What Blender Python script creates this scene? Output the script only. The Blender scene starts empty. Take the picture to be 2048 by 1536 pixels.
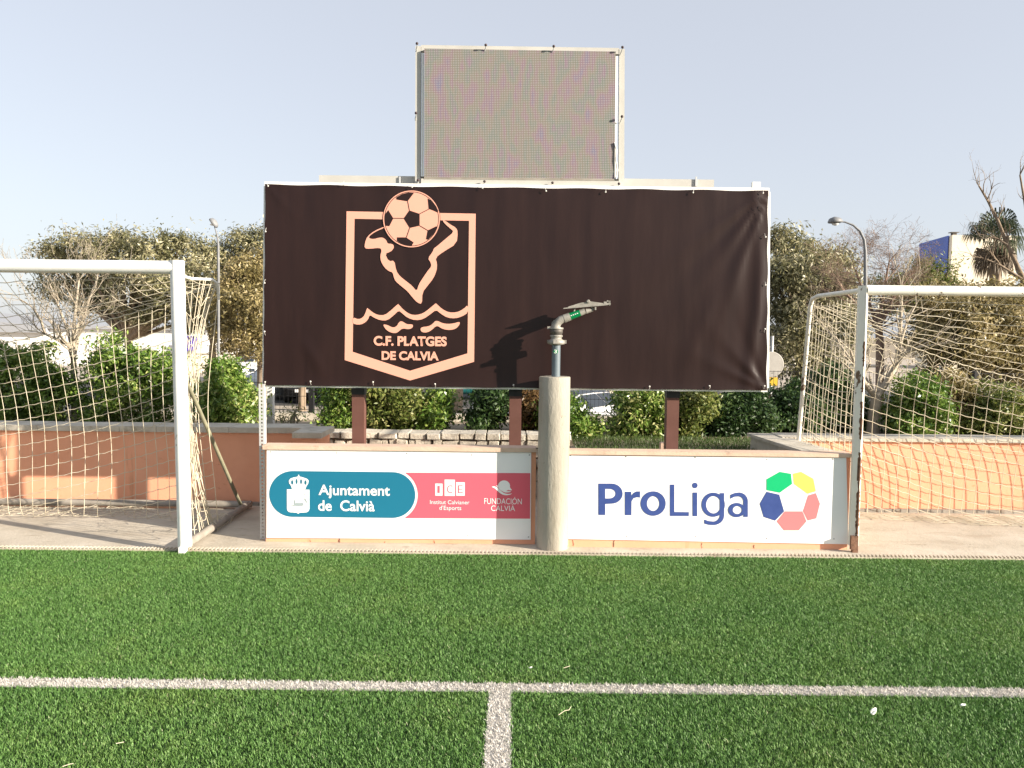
import bpy, bmesh, math, random
import numpy as np
from mathutils import Vector, Matrix
from mathutils.geometry import tessellate_polygon

R = math.radians
random.seed(7)
rng = np.random.default_rng(11)
S = bpy.context.scene
COL = S.collection

# ------------------------------------------------------------------ camera
CAM_H, PITCH, ROLL, FPX = 1.58, 3.72, 0.60, 1600.0
cam = bpy.data.cameras.new('camera')
cam.sensor_width = 36.0
cam.lens = FPX / 2048.0 * 36.0
cam.clip_start = 0.05
cam.clip_end = 2000
cam_ob = bpy.data.objects.new('camera', cam)
COL.objects.link(cam_ob)
CR = Matrix.Rotation(R(90 - PITCH), 3, 'X') @ Matrix.Rotation(R(ROLL), 3, 'Z')
cam_ob.matrix_world = Matrix.Translation((0, 0, CAM_H)) @ CR.to_4x4()
S.camera = cam_ob

# ------------------------------------------------------------------ light
SUN_A, SUN_E = 66.0, 18.0            # sun low, to the right and a little behind the viewer
sdir = Vector((math.cos(R(SUN_E)) * math.sin(R(SUN_A)), -math.cos(R(SUN_E)) * math.cos(R(SUN_A)), math.sin(R(SUN_E))))
sun = bpy.data.lights.new('sun', 'SUN')
sun.energy = 3.6
sun.angle = R(0.55)
sun.color = (1.0, 0.89, 0.75)
sun_ob = bpy.data.objects.new('sun', sun)
sun_ob.rotation_euler = (-sdir).to_track_quat('-Z', 'Y').to_euler()
sun_ob.location = sdir * 40
COL.objects.link(sun_ob)
W = bpy.data.worlds.new('World')
S.world = W
W.use_nodes = True
wn = W.node_tree
wn.nodes.clear()
sky = wn.nodes.new('ShaderNodeTexSky')
sky.sky_type = 'NISHITA'
sky.sun_disc = False
sky.sun_elevation = R(SUN_E)
sky.sun_rotation = R(180 - SUN_A)
sky.air_density = 1.0
sky.dust_density = 1.2
sky.ozone_density = 1.5
bg = wn.nodes.new('ShaderNodeBackground')
bg.inputs['Strength'].default_value = 0.15
wo = wn.nodes.new('ShaderNodeOutputWorld')
hs = wn.nodes.new('ShaderNodeHueSaturation')          # thin high haze takes most of the blue out of the sky
hs.inputs['Saturation'].default_value = 0.6
wn.links.new(sky.outputs[0], hs.inputs['Color'])
veil = wn.nodes.new('ShaderNodeMix'); veil.data_type = 'RGBA'
veil.inputs[0].default_value = 0.84
veil.inputs[7].default_value = (1.06, 1.10, 1.22, 1)
wn.links.new(hs.outputs[0], veil.inputs[6])
wn.links.new(veil.outputs[2], bg.inputs[0])
wn.links.new(bg.outputs[0], wo.inputs[0])
S.view_settings.view_transform = 'Standard'
S.view_settings.look = 'None'
S.view_settings.gamma = 1.0
S.view_settings.exposure = 1.8
S.cycles.max_bounces = 6
S.cycles.transparent_max_bounces = 8

# ------------------------------------------------------------------ helpers
def at(px, py, Y):
    """photo pixel -> point on the vertical plane y = Y"""
    d = CR @ Vector(((px - 1024) / FPX, -(py - 768) / FPX, -1))
    t = Y / d.y
    return Vector((d.x * t, Y, CAM_H + d.z * t))

def atz(px, py, z):
    d = CR @ Vector(((px - 1024) / FPX, -(py - 768) / FPX, -1))
    t = (z - CAM_H) / d.z
    return Vector((d.x * t, d.y * t, z))

def tag(o, label=None, cat=None, group=None, kind=None):
    if label: o['label'] = label
    if cat: o['category'] = cat
    if group: o['group'] = group
    if kind: o['kind'] = kind
    return o

def thing(name, label, cat, loc=(0, 0, 0), group=None):
    o = bpy.data.objects.new(name, None)
    o.empty_display_size = 0.1
    o.location = loc
    COL.objects.link(o)
    return tag(o, label, cat, group)

class MB:
    def __init__(s):
        s.v = []; s.f = []; s.smooth = []
    def add(s, vs, fs, smooth=False):
        b = len(s.v)
        s.v += [tuple(p) for p in vs]
        s.f += [tuple(i + b for i in f) for f in fs]
        s.smooth += [smooth] * len(fs)
        return s
    def box(s, x0, x1, y0, y1, z0, z1):
        vs = [(x, y, z) for x in (x0, x1) for y in (y0, y1) for z in (z0, z1)]
        return s.add(vs, [(0, 1, 3, 2), (4, 6, 7, 5), (0, 4, 5, 1), (2, 3, 7, 6), (0, 2, 6, 4), (1, 5, 7, 3)])
    def hexa(s, c):   # 8 corners: front 4 (ccw seen from front), back 4
        return s.add(c, [(0, 1, 2, 3), (7, 6, 5, 4), (0, 4, 5, 1), (1, 5, 6, 2), (2, 6, 7, 3), (3, 7, 4, 0)])
    def tube(s, pts, rad, n=8, caps=True, smooth=True):
        pts = [Vector(p) for p in pts]
        if not hasattr(rad, '__len__'): rad = [rad] * len(pts)
        vs = []; fs = []
        up = None
        for i, p in enumerate(pts):
            t = (pts[min(i + 1, len(pts) - 1)] - pts[max(i - 1, 0)])
            if t.length < 1e-9: t = Vector((0, 0, 1))
            t.normalize()
            if up is None:
                up = Vector((0, 0, 1)) if abs(t.z) < 0.9 else Vector((1, 0, 0))
            a = t.cross(up)
            if a.length < 1e-4: a = t.cross(Vector((0.3, 1, 0.2)))
            a.normalize(); b = t.cross(a); up = -b if False else up
            for k in range(n):
                th = 2 * math.pi * k / n
                vs.append(p + (a * math.cos(th) + b * math.sin(th)) * rad[i])
        for i in range(len(pts) - 1):
            for k in range(n):
                k2 = (k + 1) % n
                fs.append((i * n + k, i * n + k2, (i + 1) * n + k2, (i + 1) * n + k))
        s.add(vs, fs, smooth)
        if caps:
            s.add(vs[:n], [tuple(reversed(range(n)))]); s.add(vs[-n:], [tuple(range(n))])   # caps keep their own corners so that the sides shade cleanly
        return s
    def lathe(s, c, prof, n=24, axis='Z'):
        vs = []; fs = []
        for r, h in prof:
            for k in range(n):
                th = 2 * math.pi * k / n
                p = (r * math.cos(th), r * math.sin(th), h)
                if axis == 'Y': p = (p[0], p[2], p[1])
                if axis == 'X': p = (p[2], p[0], p[1])
                vs.append((c[0] + p[0], c[1] + p[1], c[2] + p[2]))
        for i in range(len(prof) - 1):
            for k in range(n):
                k2 = (k + 1) % n
                fs.append((i * n + k, i * n + k2, (i + 1) * n + k2, (i + 1) * n + k))
        s.add(vs, fs, True)
        s.add(vs[:n], [tuple(reversed(range(n)))]); s.add(vs[-n:], [tuple(range(n))])
        return s
    def poly(s, loops):    # flat polygon(s) with holes, 3D loops
        vs = [p for l in loops for p in l]
        fs = tessellate_polygon([[Vector(p) for p in l] for l in loops])
        out = []
        for f in fs:
            a, b, c = (Vector(vs[i]) for i in f)
            nrm = (b - a).cross(c - a)
            out.append(f if nrm.y < 0 else (f[0], f[2], f[1]))
        return s.add(vs, out)
    def build(s, name, mat, parent=None, recalc=True):
        me = bpy.data.meshes.new(name)
        me.from_pydata(s.v, [], s.f)
        me.polygons.foreach_set('use_smooth', s.smooth)
        if recalc and len(s.f) < 20000:
            b = bmesh.new(); b.from_mesh(me)
            bmesh.ops.recalc_face_normals(b, faces=b.faces)
            b.to_mesh(me); b.free()
        me.materials.append(mat)
        me.update()
        o = bpy.data.objects.new(name, me)
        COL.objects.link(o)
        if parent is not None:
            o.parent = parent
            if parent.type == 'EMPTY': o.matrix_parent_inverse = Matrix.Translation(-Vector(parent.location))
        return o

def np_mesh(name, V, F, mat, parent=None, smooth=False):
    """V (n,3), F (m,k)"""
    me = bpy.data.meshes.new(name)
    n, (m, k) = len(V), F.shape
    me.vertices.add(n); me.vertices.foreach_set('co', V.astype(np.float32).ravel())
    me.loops.add(m * k); me.loops.foreach_set('vertex_index', F.astype(np.int32).ravel())
    me.polygons.add(m)
    me.polygons.foreach_set('loop_start', np.arange(0, m * k, k, dtype=np.int32))
    me.polygons.foreach_set('loop_total', np.full(m, k, dtype=np.int32))
    if smooth: me.polygons.foreach_set('use_smooth', np.ones(m, dtype=bool))
    me.update(calc_edges=True)
    me.materials.append(mat)
    o = bpy.data.objects.new(name, me)
    COL.objects.link(o)
    if parent is not None:
        o.parent = parent
        if parent.type == 'EMPTY': o.matrix_parent_inverse = Matrix.Translation(-Vector(parent.location))
    return o

# ------------------------------------------------------------------ materials
def mat(name, col, rough=0.7, metal=0.0, spec=0.4):
    m = bpy.data.materials.new(name); m.use_nodes = True
    b = m.node_tree.nodes['Principled BSDF']
    b.inputs['Base Color'].default_value = (*col, 1)
    b.inputs['Roughness'].default_value = rough
    b.inputs['Metallic'].default_value = metal
    b.inputs['Specular IOR Level'].default_value = spec
    return m

def nodes(m):
    t = m.node_tree
    return t, t.nodes, t.links, t.nodes['Principled BSDF']

def noise_mat(name, stops, scale=5.0, detail=6.0, rough=0.8, bump=0.0, bscale=None, metal=0.0, spec=0.3, stretch=(1, 1, 1), layers=()):
    """base colour from a noise ramp in object space; layers = [(scale, lo, hi, colour, stretch)] stains laid over"""
    m = mat(name, (1, 1, 1), rough, metal, spec)
    t, N, L, b = nodes(m)
    tc = N.new('ShaderNodeTexCoord')
    def nz(sc, de, st):
        mp = N.new('ShaderNodeMapping'); mp.inputs['Scale'].default_value = st
        L.new(tc.outputs['Object'], mp.inputs[0])
        n = N.new('ShaderNodeTexNoise'); n.inputs['Scale'].default_value = sc; n.inputs['Detail'].default_value = de
        n.inputs['Roughness'].default_value = 0.62
        L.new(mp.outputs[0], n.inputs['Vector'])
        return n
    n = nz(scale, detail, stretch)
    r = N.new('ShaderNodeValToRGB')
    e = r.color_ramp.elements
    while len(e) < len(stops): e.new(0.5)
    for i, (p, c) in enumerate(stops):
        e[i].position = p; e[i].color = (*c, 1)
    L.new(n.outputs['Fac'], r.inputs[0])
    out = r.outputs[0]
    for sc, lo, hi, c, st in layers:
        q = nz(sc, 5, st)
        rr = N.new('ShaderNodeValToRGB'); rr.color_ramp.elements[0].position = lo; rr.color_ramp.elements[1].position = hi
        L.new(q.outputs['Fac'], rr.inputs[0])
        mx = N.new('ShaderNodeMix'); mx.data_type = 'RGBA'
        L.new(rr.outputs[0], mx.inputs[0]); L.new(out, mx.inputs[6]); mx.inputs[7].default_value = (*c, 1)
        out = mx.outputs[2]
    L.new(out, b.inputs['Base Color'])
    if bump:
        bn = nz(bscale or scale * 4, 6, stretch)
        bp = N.new('ShaderNodeBump'); bp.inputs['Strength'].default_value = bump; bp.inputs['Distance'].default_value = 0.02
        L.new(bn.outputs['Fac'], bp.inputs['Height']); L.new(bp.outputs[0], b.inputs['Normal'])
    return m

def leaf_mat(name, stops, rough=0.45, trans=0.3, spec=0.4, var=1.3):
    m = mat(name, (1, 1, 1), rough, 0, spec)
    t, N, L, b = nodes(m)
    g = N.new('ShaderNodeNewGeometry')
    r = N.new('ShaderNodeValToRGB')
    e = r.color_ramp.elements
    while len(e) < len(stops): e.new(0.5)
    for i, (p, c) in enumerate(stops):
        e[i].position = p; e[i].color = (*c, 1)
    tc = N.new('ShaderNodeTexCoord'); nz = N.new('ShaderNodeTexNoise'); nz.inputs['Scale'].default_value = var; nz.inputs['Detail'].default_value = 3
    L.new(tc.outputs['Object'], nz.inputs['Vector'])
    ad = N.new('ShaderNodeMath'); ad.operation = 'MULTIPLY_ADD'; L.new(nz.outputs['Fac'], ad.inputs[0]); ad.inputs[1].default_value = 1.5; ad.inputs[2].default_value = -.75
    a2 = N.new('ShaderNodeMath'); a2.operation = 'MULTIPLY_ADD'; L.new(g.outputs['Random Per Island'], a2.inputs[0]); a2.inputs[1].default_value = .8; a2.inputs[2].default_value = .1
    a3 = N.new('ShaderNodeMath'); a3.operation = 'ADD'; a3.use_clamp = True; L.new(ad.outputs[0], a3.inputs[0]); L.new(a2.outputs[0], a3.inputs[1])
    L.new(a3.outputs[0] if var else g.outputs['Random Per Island'], r.inputs[0])
    L.new(r.outputs[0], b.inputs['Base Color'])
    if trans:
        tr = N.new('ShaderNodeBsdfTranslucent'); L.new(r.outputs[0], tr.inputs[0])
        mx = N.new('ShaderNodeMixShader'); mx.inputs[0].default_value = trans
        L.new(b.outputs[0], mx.inputs[1]); L.new(tr.outputs[0], mx.inputs[2])
        L.new(mx.outputs[0], N['Material Output'].inputs[0])
    return m

M = {}
M['turf_base'] = noise_mat('turf_base', [(0.3, (0.018, 0.035, 0.012)), (0.7, (0.03, 0.06, 0.02))], 60, 3, 0.95)
M['blade'] = leaf_mat('turf_blade', [(0.0, (0.058, 0.135, 0.028)), (0.45, (0.106, 0.230, 0.052)), (0.8, (0.165, 0.315, 0.084)), (0.985, (0.22, 0.36, 0.12)), (0.997, (0.40, 0.44, 0.26))], 0.5, 0.25, 0.35, 0)
M['white_blade'] = leaf_mat('white_blade', [(0.0, (0.44, 0.42, 0.38)), (0.5, (0.60, 0.575, 0.53)), (1.0, (0.74, 0.71, 0.66))], 0.6, 0.2, 0.3, 0)
M['concrete_floor'] = noise_mat('concrete_floor', [(0.25, (0.33, 0.29, 0.225)), (0.5, (0.46, 0.41, 0.33)), (0.75, (0.55, 0.50, 0.42))], 2.2, 10, 0.9, 0.25, 40,
                                layers=[(6, 0.60, 0.72, (0.30, 0.25, 0.19), (1, 3, 1)), (1.3, 0.58, 0.75, (0.36, 0.30, 0.23), (0.6, 2.5, 1)), (90, 0.68, 0.74, (0.2, 0.17, 0.13), (1, 1, 1))])
M['pillar'] = noise_mat('pillar_concrete', [(0.3, (0.27, 0.25, 0.205)), (0.7, (0.40, 0.375, 0.32))], 4, 8, 0.9, 0.3, 50, stretch=(1, 1, 0.35),
                        layers=[(38, 0.66, 0.70, (0.12, 0.10, 0.07), (1, 1, 0.6)), (3, 0.50, 0.72, (0.22, 0.195, 0.15), (2.5, 2.5, 0.25))])
M['render_orange'] = noise_mat('orange_render', [(0.3, (0.71, 0.33, 0.20)), (0.7, (0.78, 0.38, 0.235))], 3, 8, 0.85, 0.12, 90,
                               layers=[(9, 0.64, 0.74, (0.58, 0.25, 0.13), (1, 1, 2.0)), (2.0, 0.55, 0.8, (0.72, 0.385, 0.25), (1, 1, 0.5)), (5, 0.62, 0.72, (0.60, 0.29, 0.165), (2.5, 2.5, 0.2))])
M['coping'] = noise_mat('stone_coping', [(0.3, (0.40, 0.36, 0.29)), (0.7, (0.58, 0.54, 0.46))], 6, 8, 0.85, 0.2, 60,
                        layers=[(5, 0.58, 0.72, (0.30, 0.27, 0.20), (1, 1, 1))])
M['stone'] = noise_mat('rough_stone', [(0.3, (0.46, 0.41, 0.33)), (0.7, (0.64, 0.59, 0.50))], 9, 8, 0.95, 0.5, 45, layers=[(13, 0.60, 0.70, (0.36, 0.31, 0.24), (1, 1, 1))])
M['coping_pink'] = noise_mat('sandstone_coping', [(0.3, (0.50, 0.36, 0.27)), (0.7, (0.63, 0.47, 0.36))], 6, 8, 0.85, 0.15, 60,
                        layers=[(8, 0.62, 0.72, (0.40, 0.29, 0.22), (1, 1, 1))])
M['panel_white'] = noise_mat('panel_white', [(0.3, (0.78, 0.78, 0.77)), (0.7, (0.82, 0.82, 0.81))], 2, 4, 0.35, spec=0.5,
                        layers=[(5, 0.68, 0.8, (0.70, 0.69, 0.66), (1, 1, 0.2))])
M['teal'] = mat('print_teal', (0.010, 0.150, 0.245), 0.45)
M['pink'] = mat('print_pink', (0.68, 0.11, 0.155), 0.45)
M['print_white'] = mat('print_white', (0.82, 0.82, 0.81), 0.4)
M['print_grey'] = mat('print_grey', (0.58, 0.56, 0.52), 0.4)
M['print_shade'] = mat('print_shade', (0.30, 0.36, 0.38), 0.4)
M['navy'] = noise_mat('print_navy', [(0.3, (0.034, 0.062, 0.215)), (0.7, (0.046, 0.078, 0.25))], 12, 4, 0.45)
M['green_p'] = mat('print_green', (0.0, 0.42, 0.15), 0.45)
M['yellow_p'] = mat('print_yellow', (0.85, 0.78, 0.12), 0.45)
M['red_p'] = mat('print_red', (0.80, 0.19, 0.20), 0.45)
M['salmon'] = mat('print_salmon', (0.70, 0.345, 0.255), 0.5)
M['screw'] = mat('screw_steel', (0.4, 0.4, 0.4), 0.4, 0.8)
M['steel'] = noise_mat('galvanised_steel', [(0.3, (0.42, 0.43, 0.43)), (0.7, (0.55, 0.56, 0.55))], 9, 5, 0.5, spec=0.5, metal=0.15)
M['frame_white'] = noise_mat('frame_paint', [(0.3, (0.40, 0.39, 0.355)), (0.7, (0.48, 0.47, 0.43))], 4, 6, 0.5)
M['white_paint'] = mat('white_paint', (0.8, 0.79, 0.75), 0.4)
M['goal_white'] = noise_mat('goal_paint', [(0.3, (0.74, 0.74, 0.72)), (0.7, (0.82, 0.82, 0.80))], 5, 6, 0.35, spec=0.5,
                            layers=[(14, 0.66, 0.70, (0.45, 0.44, 0.40), (1, 1, 1)), (3, 0.6, 0.75, (0.62, 0.62, 0.58), (1, 1, 1))])
M['goal_peel'] = noise_mat('peeling_paint', [(0.3, (0.70, 0.68, 0.60)), (0.7, (0.80, 0.78, 0.71))], 5, 6, 0.5, 0.0, 30,
                           layers=[(11, 0.62, 0.64, (0.16, 0.10, 0.065), (1, 1, 0.5))])
M['lamp_steel'] = noise_mat('lamp_steel', [(0.3, (0.15, 0.155, 0.16)), (0.7, (0.22, 0.225, 0.23))], 6, 5, 0.5)
M['old_tube'] = noise_mat('bare_tube', [(0.3, (0.20, 0.18, 0.15)), (0.7, (0.32, 0.29, 0.25))], 8, 6, 0.6,
                          layers=[(10, 0.6, 0.66, (0.2, 0.16, 0.12), (1, 1, 1))])
M['strut_green'] = noise_mat('olive_tube', [(0.3, (0.17, 0.165, 0.11)), (0.7, (0.27, 0.26, 0.175))], 8, 6, 0.55)
M['rust'] = noise_mat('rust', [(0.3, (0.10, 0.055, 0.035)), (0.7, (0.22, 0.12, 0.075))], 25, 6, 0.9, 0.3, 60)
M['cord'] = noise_mat('net_cord', [(0.3, (0.50, 0.44, 0.32)), (0.7, (0.66, 0.60, 0.47))], 3, 4, 0.8)
M['brown_post'] = noise_mat('brown_paint', [(0.3, (0.095, 0.042, 0.032)), (0.7, (0.125, 0.058, 0.046))], 5, 6, 0.55,
                            layers=[(16, 0.70, 0.73, (0.4, 0.33, 0.27), (1, 1, 1))])
M['pvc'] = mat('grey_pvc', (0.115, 0.145, 0.165), 0.45)
M['alu'] = noise_mat('cast_aluminium', [(0.3, (0.20, 0.19, 0.165)), (0.7, (0.33, 0.315, 0.28))], 20, 5, 0.5, 0.1, 80, metal=0.1)
M['dark_metal'] = mat('dark_metal', (0.10, 0.09, 0.08), 0.6, 0.3)
M['sticker_green'] = mat('sticker_green', (0.0, 0.16, 0.05), 0.35)
M['black'] = mat('black_paint', (0.012, 0.012, 0.013), 0.5)
M['bolt'] = mat('bolt_rust', (0.05, 0.03, 0.03), 0.6)
M['soil'] = noise_mat('garden_soil', [(0.3, (0.20, 0.16, 0.11)), (0.7, (0.36, 0.30, 0.22))], 4, 8, 0.95, 0.4, 30)
M['sand'] = noise_mat('sandy_pavement', [(0.3, (0.36, 0.31, 0.25)), (0.7, (0.48, 0.42, 0.35))], 0.8, 8, 0.95)
M['asphalt'] = noise_mat('asphalt', [(0.3, (0.05, 0.048, 0.048)), (0.7, (0.085, 0.08, 0.078))], 1.2, 8, 0.9)
M['lawn'] = leaf_mat('lawn_blade', [(0, (0.04, 0.08, 0.015)), (1, (0.1, 0.15, 0.04))])
M['bark'] = noise_mat('bark', [(0.3, (0.15, 0.11, 0.075)), (0.7, (0.30, 0.235, 0.17))], 14, 8, 0.95, 0.5, 30, stretch=(1, 1, 0.25))
M['bark_pale'] = noise_mat('pale_bark', [(0.3, (0.26, 0.22, 0.165)), (0.7, (0.42, 0.365, 0.285))], 10, 6, 0.9)
M['twig_brown'] = noise_mat('brown_twigs', [(0.3, (0.17, 0.115, 0.085)), (0.7, (0.30, 0.215, 0.165))], 10, 6, 0.9)
M['bark_dark'] = noise_mat('dark_bark', [(0.3, (0.07, 0.05, 0.04)), (0.7, (0.14, 0.105, 0.08))], 10, 6, 0.9)
M['hedge_leaf'] = leaf_mat('hedge_leaf', [(0, (0.045, 0.105, 0.014)), (0.5, (0.13, 0.225, 0.034)), (0.85, (0.26, 0.34, 0.075)), (1.0, (0.50, 0.50, 0.21))], 0.35, 0.3, 0.5)
M['hedge_olive'] = leaf_mat('olive_hedge_leaf', [(0, (0.06, 0.095, 0.017)), (0.5, (0.16, 0.20, 0.043)), (1.0, (0.37, 0.34, 0.13))])
M['hedge_red'] = leaf_mat('reddish_leaf', [(0, (0.10, 0.05, 0.02)), (0.6, (0.17, 0.11, 0.04)), (1.0, (0.25, 0.14, 0.07))])
M['hedge_dark'] = leaf_mat('dark_hedge_leaf', [(0, (0.018, 0.042, 0.013)), (0.6, (0.05, 0.10, 0.026)), (1.0, (0.13, 0.19, 0.06))])
M['tree_leaf'] = leaf_mat('evergreen_leaf', [(0, (0.07, 0.075, 0.033)), (0.45, (0.20, 0.195, 0.095)), (0.8, (0.37, 0.34, 0.19)), (1.0, (0.62, 0.56, 0.37))], 0.38, 0.35, 0.5)
M['tree_gold'] = leaf_mat('golden_leaf', [(0, (0.09, 0.078, 0.026)), (0.5, (0.26, 0.215, 0.085)), (1.0, (0.55, 0.45, 0.24))], 0.4, 0.35, 0.5)
M['palm_leaf'] = leaf_mat('palm_leaf', [(0, (0.04, 0.06, 0.03)), (1.0, (0.11, 0.13, 0.07))])
M['palm_dead'] = leaf_mat('dead_frond', [(0, (0.12, 0.09, 0.06)), (1.0, (0.24, 0.19, 0.13))])
M['wall_white'] = noise_mat('white_facade', [(0.3, (0.72, 0.70, 0.66)), (0.7, (0.78, 0.76, 0.73))], 0.6, 5, 0.9)
M['wall_cream'] = noise_mat('cream_facade', [(0.3, (0.76, 0.68, 0.53)), (0.7, (0.82, 0.74, 0.60))], 0.6, 5, 0.9)
M['roof_grey'] = mat('grey_roof', (0.30, 0.31, 0.33), 0.7)
M['blue_glass'] = noise_mat('blue_cladding', [(0.3, (0.012, 0.05, 0.34)), (0.7, (0.02, 0.075, 0.44))], 0.5, 3, 0.25)
M['glass'] = mat('dark_glass', (0.02, 0.025, 0.03), 0.08, 0, 0.6)
M['tyre'] = mat('tyre', (0.015, 0.015, 0.015), 0.8)
M['rim'] = mat('wheel_rim', (0.4, 0.4, 0.4), 0.35, 0.7)
M['car_white'] = mat('car_white', (0.75, 0.75, 0.75), 0.25, 0, 0.6)
M['car_silver'] = mat('car_silver', (0.38, 0.42, 0.44), 0.3, 0.3, 0.6)
M['car_black'] = mat('car_black', (0.02, 0.02, 0.022), 0.25, 0, 0.6)
M['car_teal'] = mat('car_teal', (0.02, 0.16, 0.16), 0.25, 0, 0.6)
M['lamp_glass'] = mat('headlight_glass', (0.7, 0.7, 0.68), 0.1, 0, 0.6)
M['red'] = mat('red_plastic', (0.45, 0.03, 0.03), 0.4)
M['cyan'] = mat('cyan_board', (0.0, 0.33, 0.48), 0.5)
M['violet'] = mat('violet_board', (0.06, 0.03, 0.35), 0.5)
M['yellow'] = mat('yellow_paint', (0.6, 0.38, 0.03), 0.5)
M['sign_back'] = noise_mat('sign_back', [(0.3, (0.33, 0.31, 0.28)), (0.7, (0.42, 0.40, 0.36))], 8, 5, 0.5)
M['paper'] = mat('paper', (0.8, 0.8, 0.77), 0.8)

# worn and fresher patches across the turf
def vary_turf(m):
    t, N, L, b = nodes(m)
    ramp = next(n for n in N if n.type == 'VALTORGB')
    tc = N.new('ShaderNodeTexCoord'); n = N.new('ShaderNodeTexNoise'); n.inputs['Scale'].default_value = 1.1; n.inputs['Detail'].default_value = 5
    n.inputs['Roughness'].default_value = 0.65
    L.new(tc.outputs['Object'], n.inputs['Vector'])
    r2 = N.new('ShaderNodeValToRGB')
    e = r2.color_ramp.elements; e.new(0.5)
    for i, (p, c) in enumerate([(0.32, (0.80, 0.86, 0.82)), (0.5, (1.0, 1.0, 1.0)), (0.68, (1.25, 1.08, 1.05))]): e[i].position = p; e[i].color = (*c, 1)
    L.new(n.outputs['Fac'], r2.inputs[0])
    mx = N.new('ShaderNodeMix'); mx.data_type = 'RGBA'; mx.blend_type = 'MULTIPLY'; mx.inputs[0].default_value = 1.0
    tg = [l.to_socket for l in ramp.outputs[0].links]
    L.new(ramp.outputs[0], mx.inputs[6]); L.new(r2.outputs[0], mx.inputs[7])
    for q in tg: L.new(mx.outputs[2], q)
vary_turf(M['blade'])

# banner vinyl
def banner_mat():
    m = mat('banner_vinyl', (0.03, 0.018, 0.018), 0.42, 0, 0.30)
    t, N, L, b = nodes(m)
    tc = N.new('ShaderNodeTexCoord')
    n = N.new('ShaderNodeTexNoise'); n.inputs['Scale'].default_value = 7; n.inputs['Detail'].default_value = 5
    mp = N.new('ShaderNodeMapping'); mp.inputs['Scale'].default_value = (1.6, 1, 0.22)
    L.new(tc.outputs['Object'], mp.inputs[0]); L.new(mp.outputs[0], n.inputs['Vector'])
    r = N.new('ShaderNodeValToRGB')
    r.color_ramp.elements[0].position = 0.3; r.color_ramp.elements[0].color = (0.0150, 0.0062, 0.0056, 1)
    r.color_ramp.elements[1].position = 0.75; r.color_ramp.elements[1].color = (0.0215, 0.0090, 0.0076, 1)
    L.new(n.outputs['Fac'], r.inputs[0]); L.new(r.outputs[0], b.inputs['Base Color'])
    rr = N.new('ShaderNodeMapRange'); rr.inputs[3].default_value = 0.32; rr.inputs[4].default_value = 0.46
    L.new(n.outputs['Fac'], rr.inputs[0]); L.new(rr.outputs[0], b.inputs['Roughness'])
    bp = N.new('ShaderNodeBump'); bp.inputs['Strength'].default_value = 0.06; bp.inputs['Distance'].default_value = 0.02
    L.new(n.outputs['Fac'], bp.inputs['Height']); L.new(bp.outputs[0], b.inputs['Normal'])
    return m
M['banner'] = banner_mat()
M['banner_print'] = mat('banner_ink', (0.0160, 0.0068, 0.0062), 0.40, 0, 0.30)

def led_mat():
    m = mat('led_tiles', (0.2, 0.18, 0.17), 0.7, 0, 0.3)
    t, N, L, b = nodes(m)
    tc = N.new('ShaderNodeTexCoord')
    sep = N.new('ShaderNodeSeparateXYZ'); L.new(tc.outputs['Object'], sep.inputs[0])
    def math_(op, a, v):
        q = N.new('ShaderNodeMath'); q.operation = op
        L.new(a, q.inputs[0])
        if hasattr(v, 'node'): L.new(v, q.inputs[1])
        else: q.inputs[1].default_value = v
        return q.outputs[0]
    P = 0.0125
    def line(o):
        f = math_('FRACT', math_('DIVIDE', o, P), 0)
        return math_('GREATER_THAN', f, 0.42)
    g = math_('MULTIPLY', line(sep.outputs['X']), line(sep.outputs['Z']))
    mp = N.new('ShaderNodeMapping'); mp.inputs['Scale'].default_value = (13, 1, 5); mp.inputs['Rotation'].default_value = (0, R(28), 0)
    L.new(tc.outputs['Object'], mp.inputs[0])
    n = N.new('ShaderNodeTexNoise'); n.inputs['Scale'].default_value = 1.0; n.inputs['Detail'].default_value = 2
    L.new(mp.outputs[0], n.inputs['Vector'])
    hsv = N.new('ShaderNodeValToRGB')
    cols = [(0.25, (0.125, 0.118, 0.185)), (0.40, (0.185, 0.118, 0.140)), (0.5, (0.165, 0.150, 0.110)), (0.6, (0.122, 0.150, 0.118)), (0.72, (0.178, 0.112, 0.152))]
    e = hsv.color_ramp.elements
    while len(e) < len(cols): e.new(0.5)
    for i, (p, c) in enumerate(cols): e[i].position = p; e[i].color = (*c, 1)
    L.new(n.outputs['Fac'], hsv.inputs[0])
    mx = N.new('ShaderNodeMix'); mx.data_type = 'RGBA'
    L.new(g, mx.inputs[0]); L.new(hsv.outputs[0], mx.inputs[6]); mx.inputs[7].default_value = (0.290, 0.264, 0.275, 1)
    L.new(mx.outputs[2], b.inputs['Base Color'])
    return m
M['led'] = led_mat()

# ------------------------------------------------------------------ ground and setting
YT = 5.60                      # turf edge
def sheet(name, x0, x1, y0, y1, z, m):
    o = MB().add([(x0, y0, z), (x1, y0, z), (x1, y1, z), (x0, y1, z)], [(0, 1, 2, 3)]).build(name, m)
    return tag(o, kind='structure')
sheet('ground', -600, 600, -300, 900, -0.95, M['soil'])
tag(MB().box(-40, 40, -40, YT - 0.02, -0.5, 0.0).build('turf_ground', M['turf_base']), kind='structure')
pv = MB()
pv.box(-14, 14, YT - 0.02, 7.9, -0.5, 0.006)
tag(pv.build('pavement', M['concrete_floor']), kind='structure')
gs = MB()
gs.box(-40, -1.80, 7.36, 9.75, -0.9, 0.50); gs.box(-1.80, .56, 7.88, 9.75, -0.9, 0.50)
gs.box(.56, 2.12, 6.5, 9.75, -0.9, 0.50); gs.box(2.12, 40, 7.36, 9.75, -0.9, 0.50)
tag(gs.build('garden_soil', M['soil']), kind='structure')
sheet('street_pavement', -80, 80, 9.75, 26.0, -0.90, M['sand'])
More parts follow.
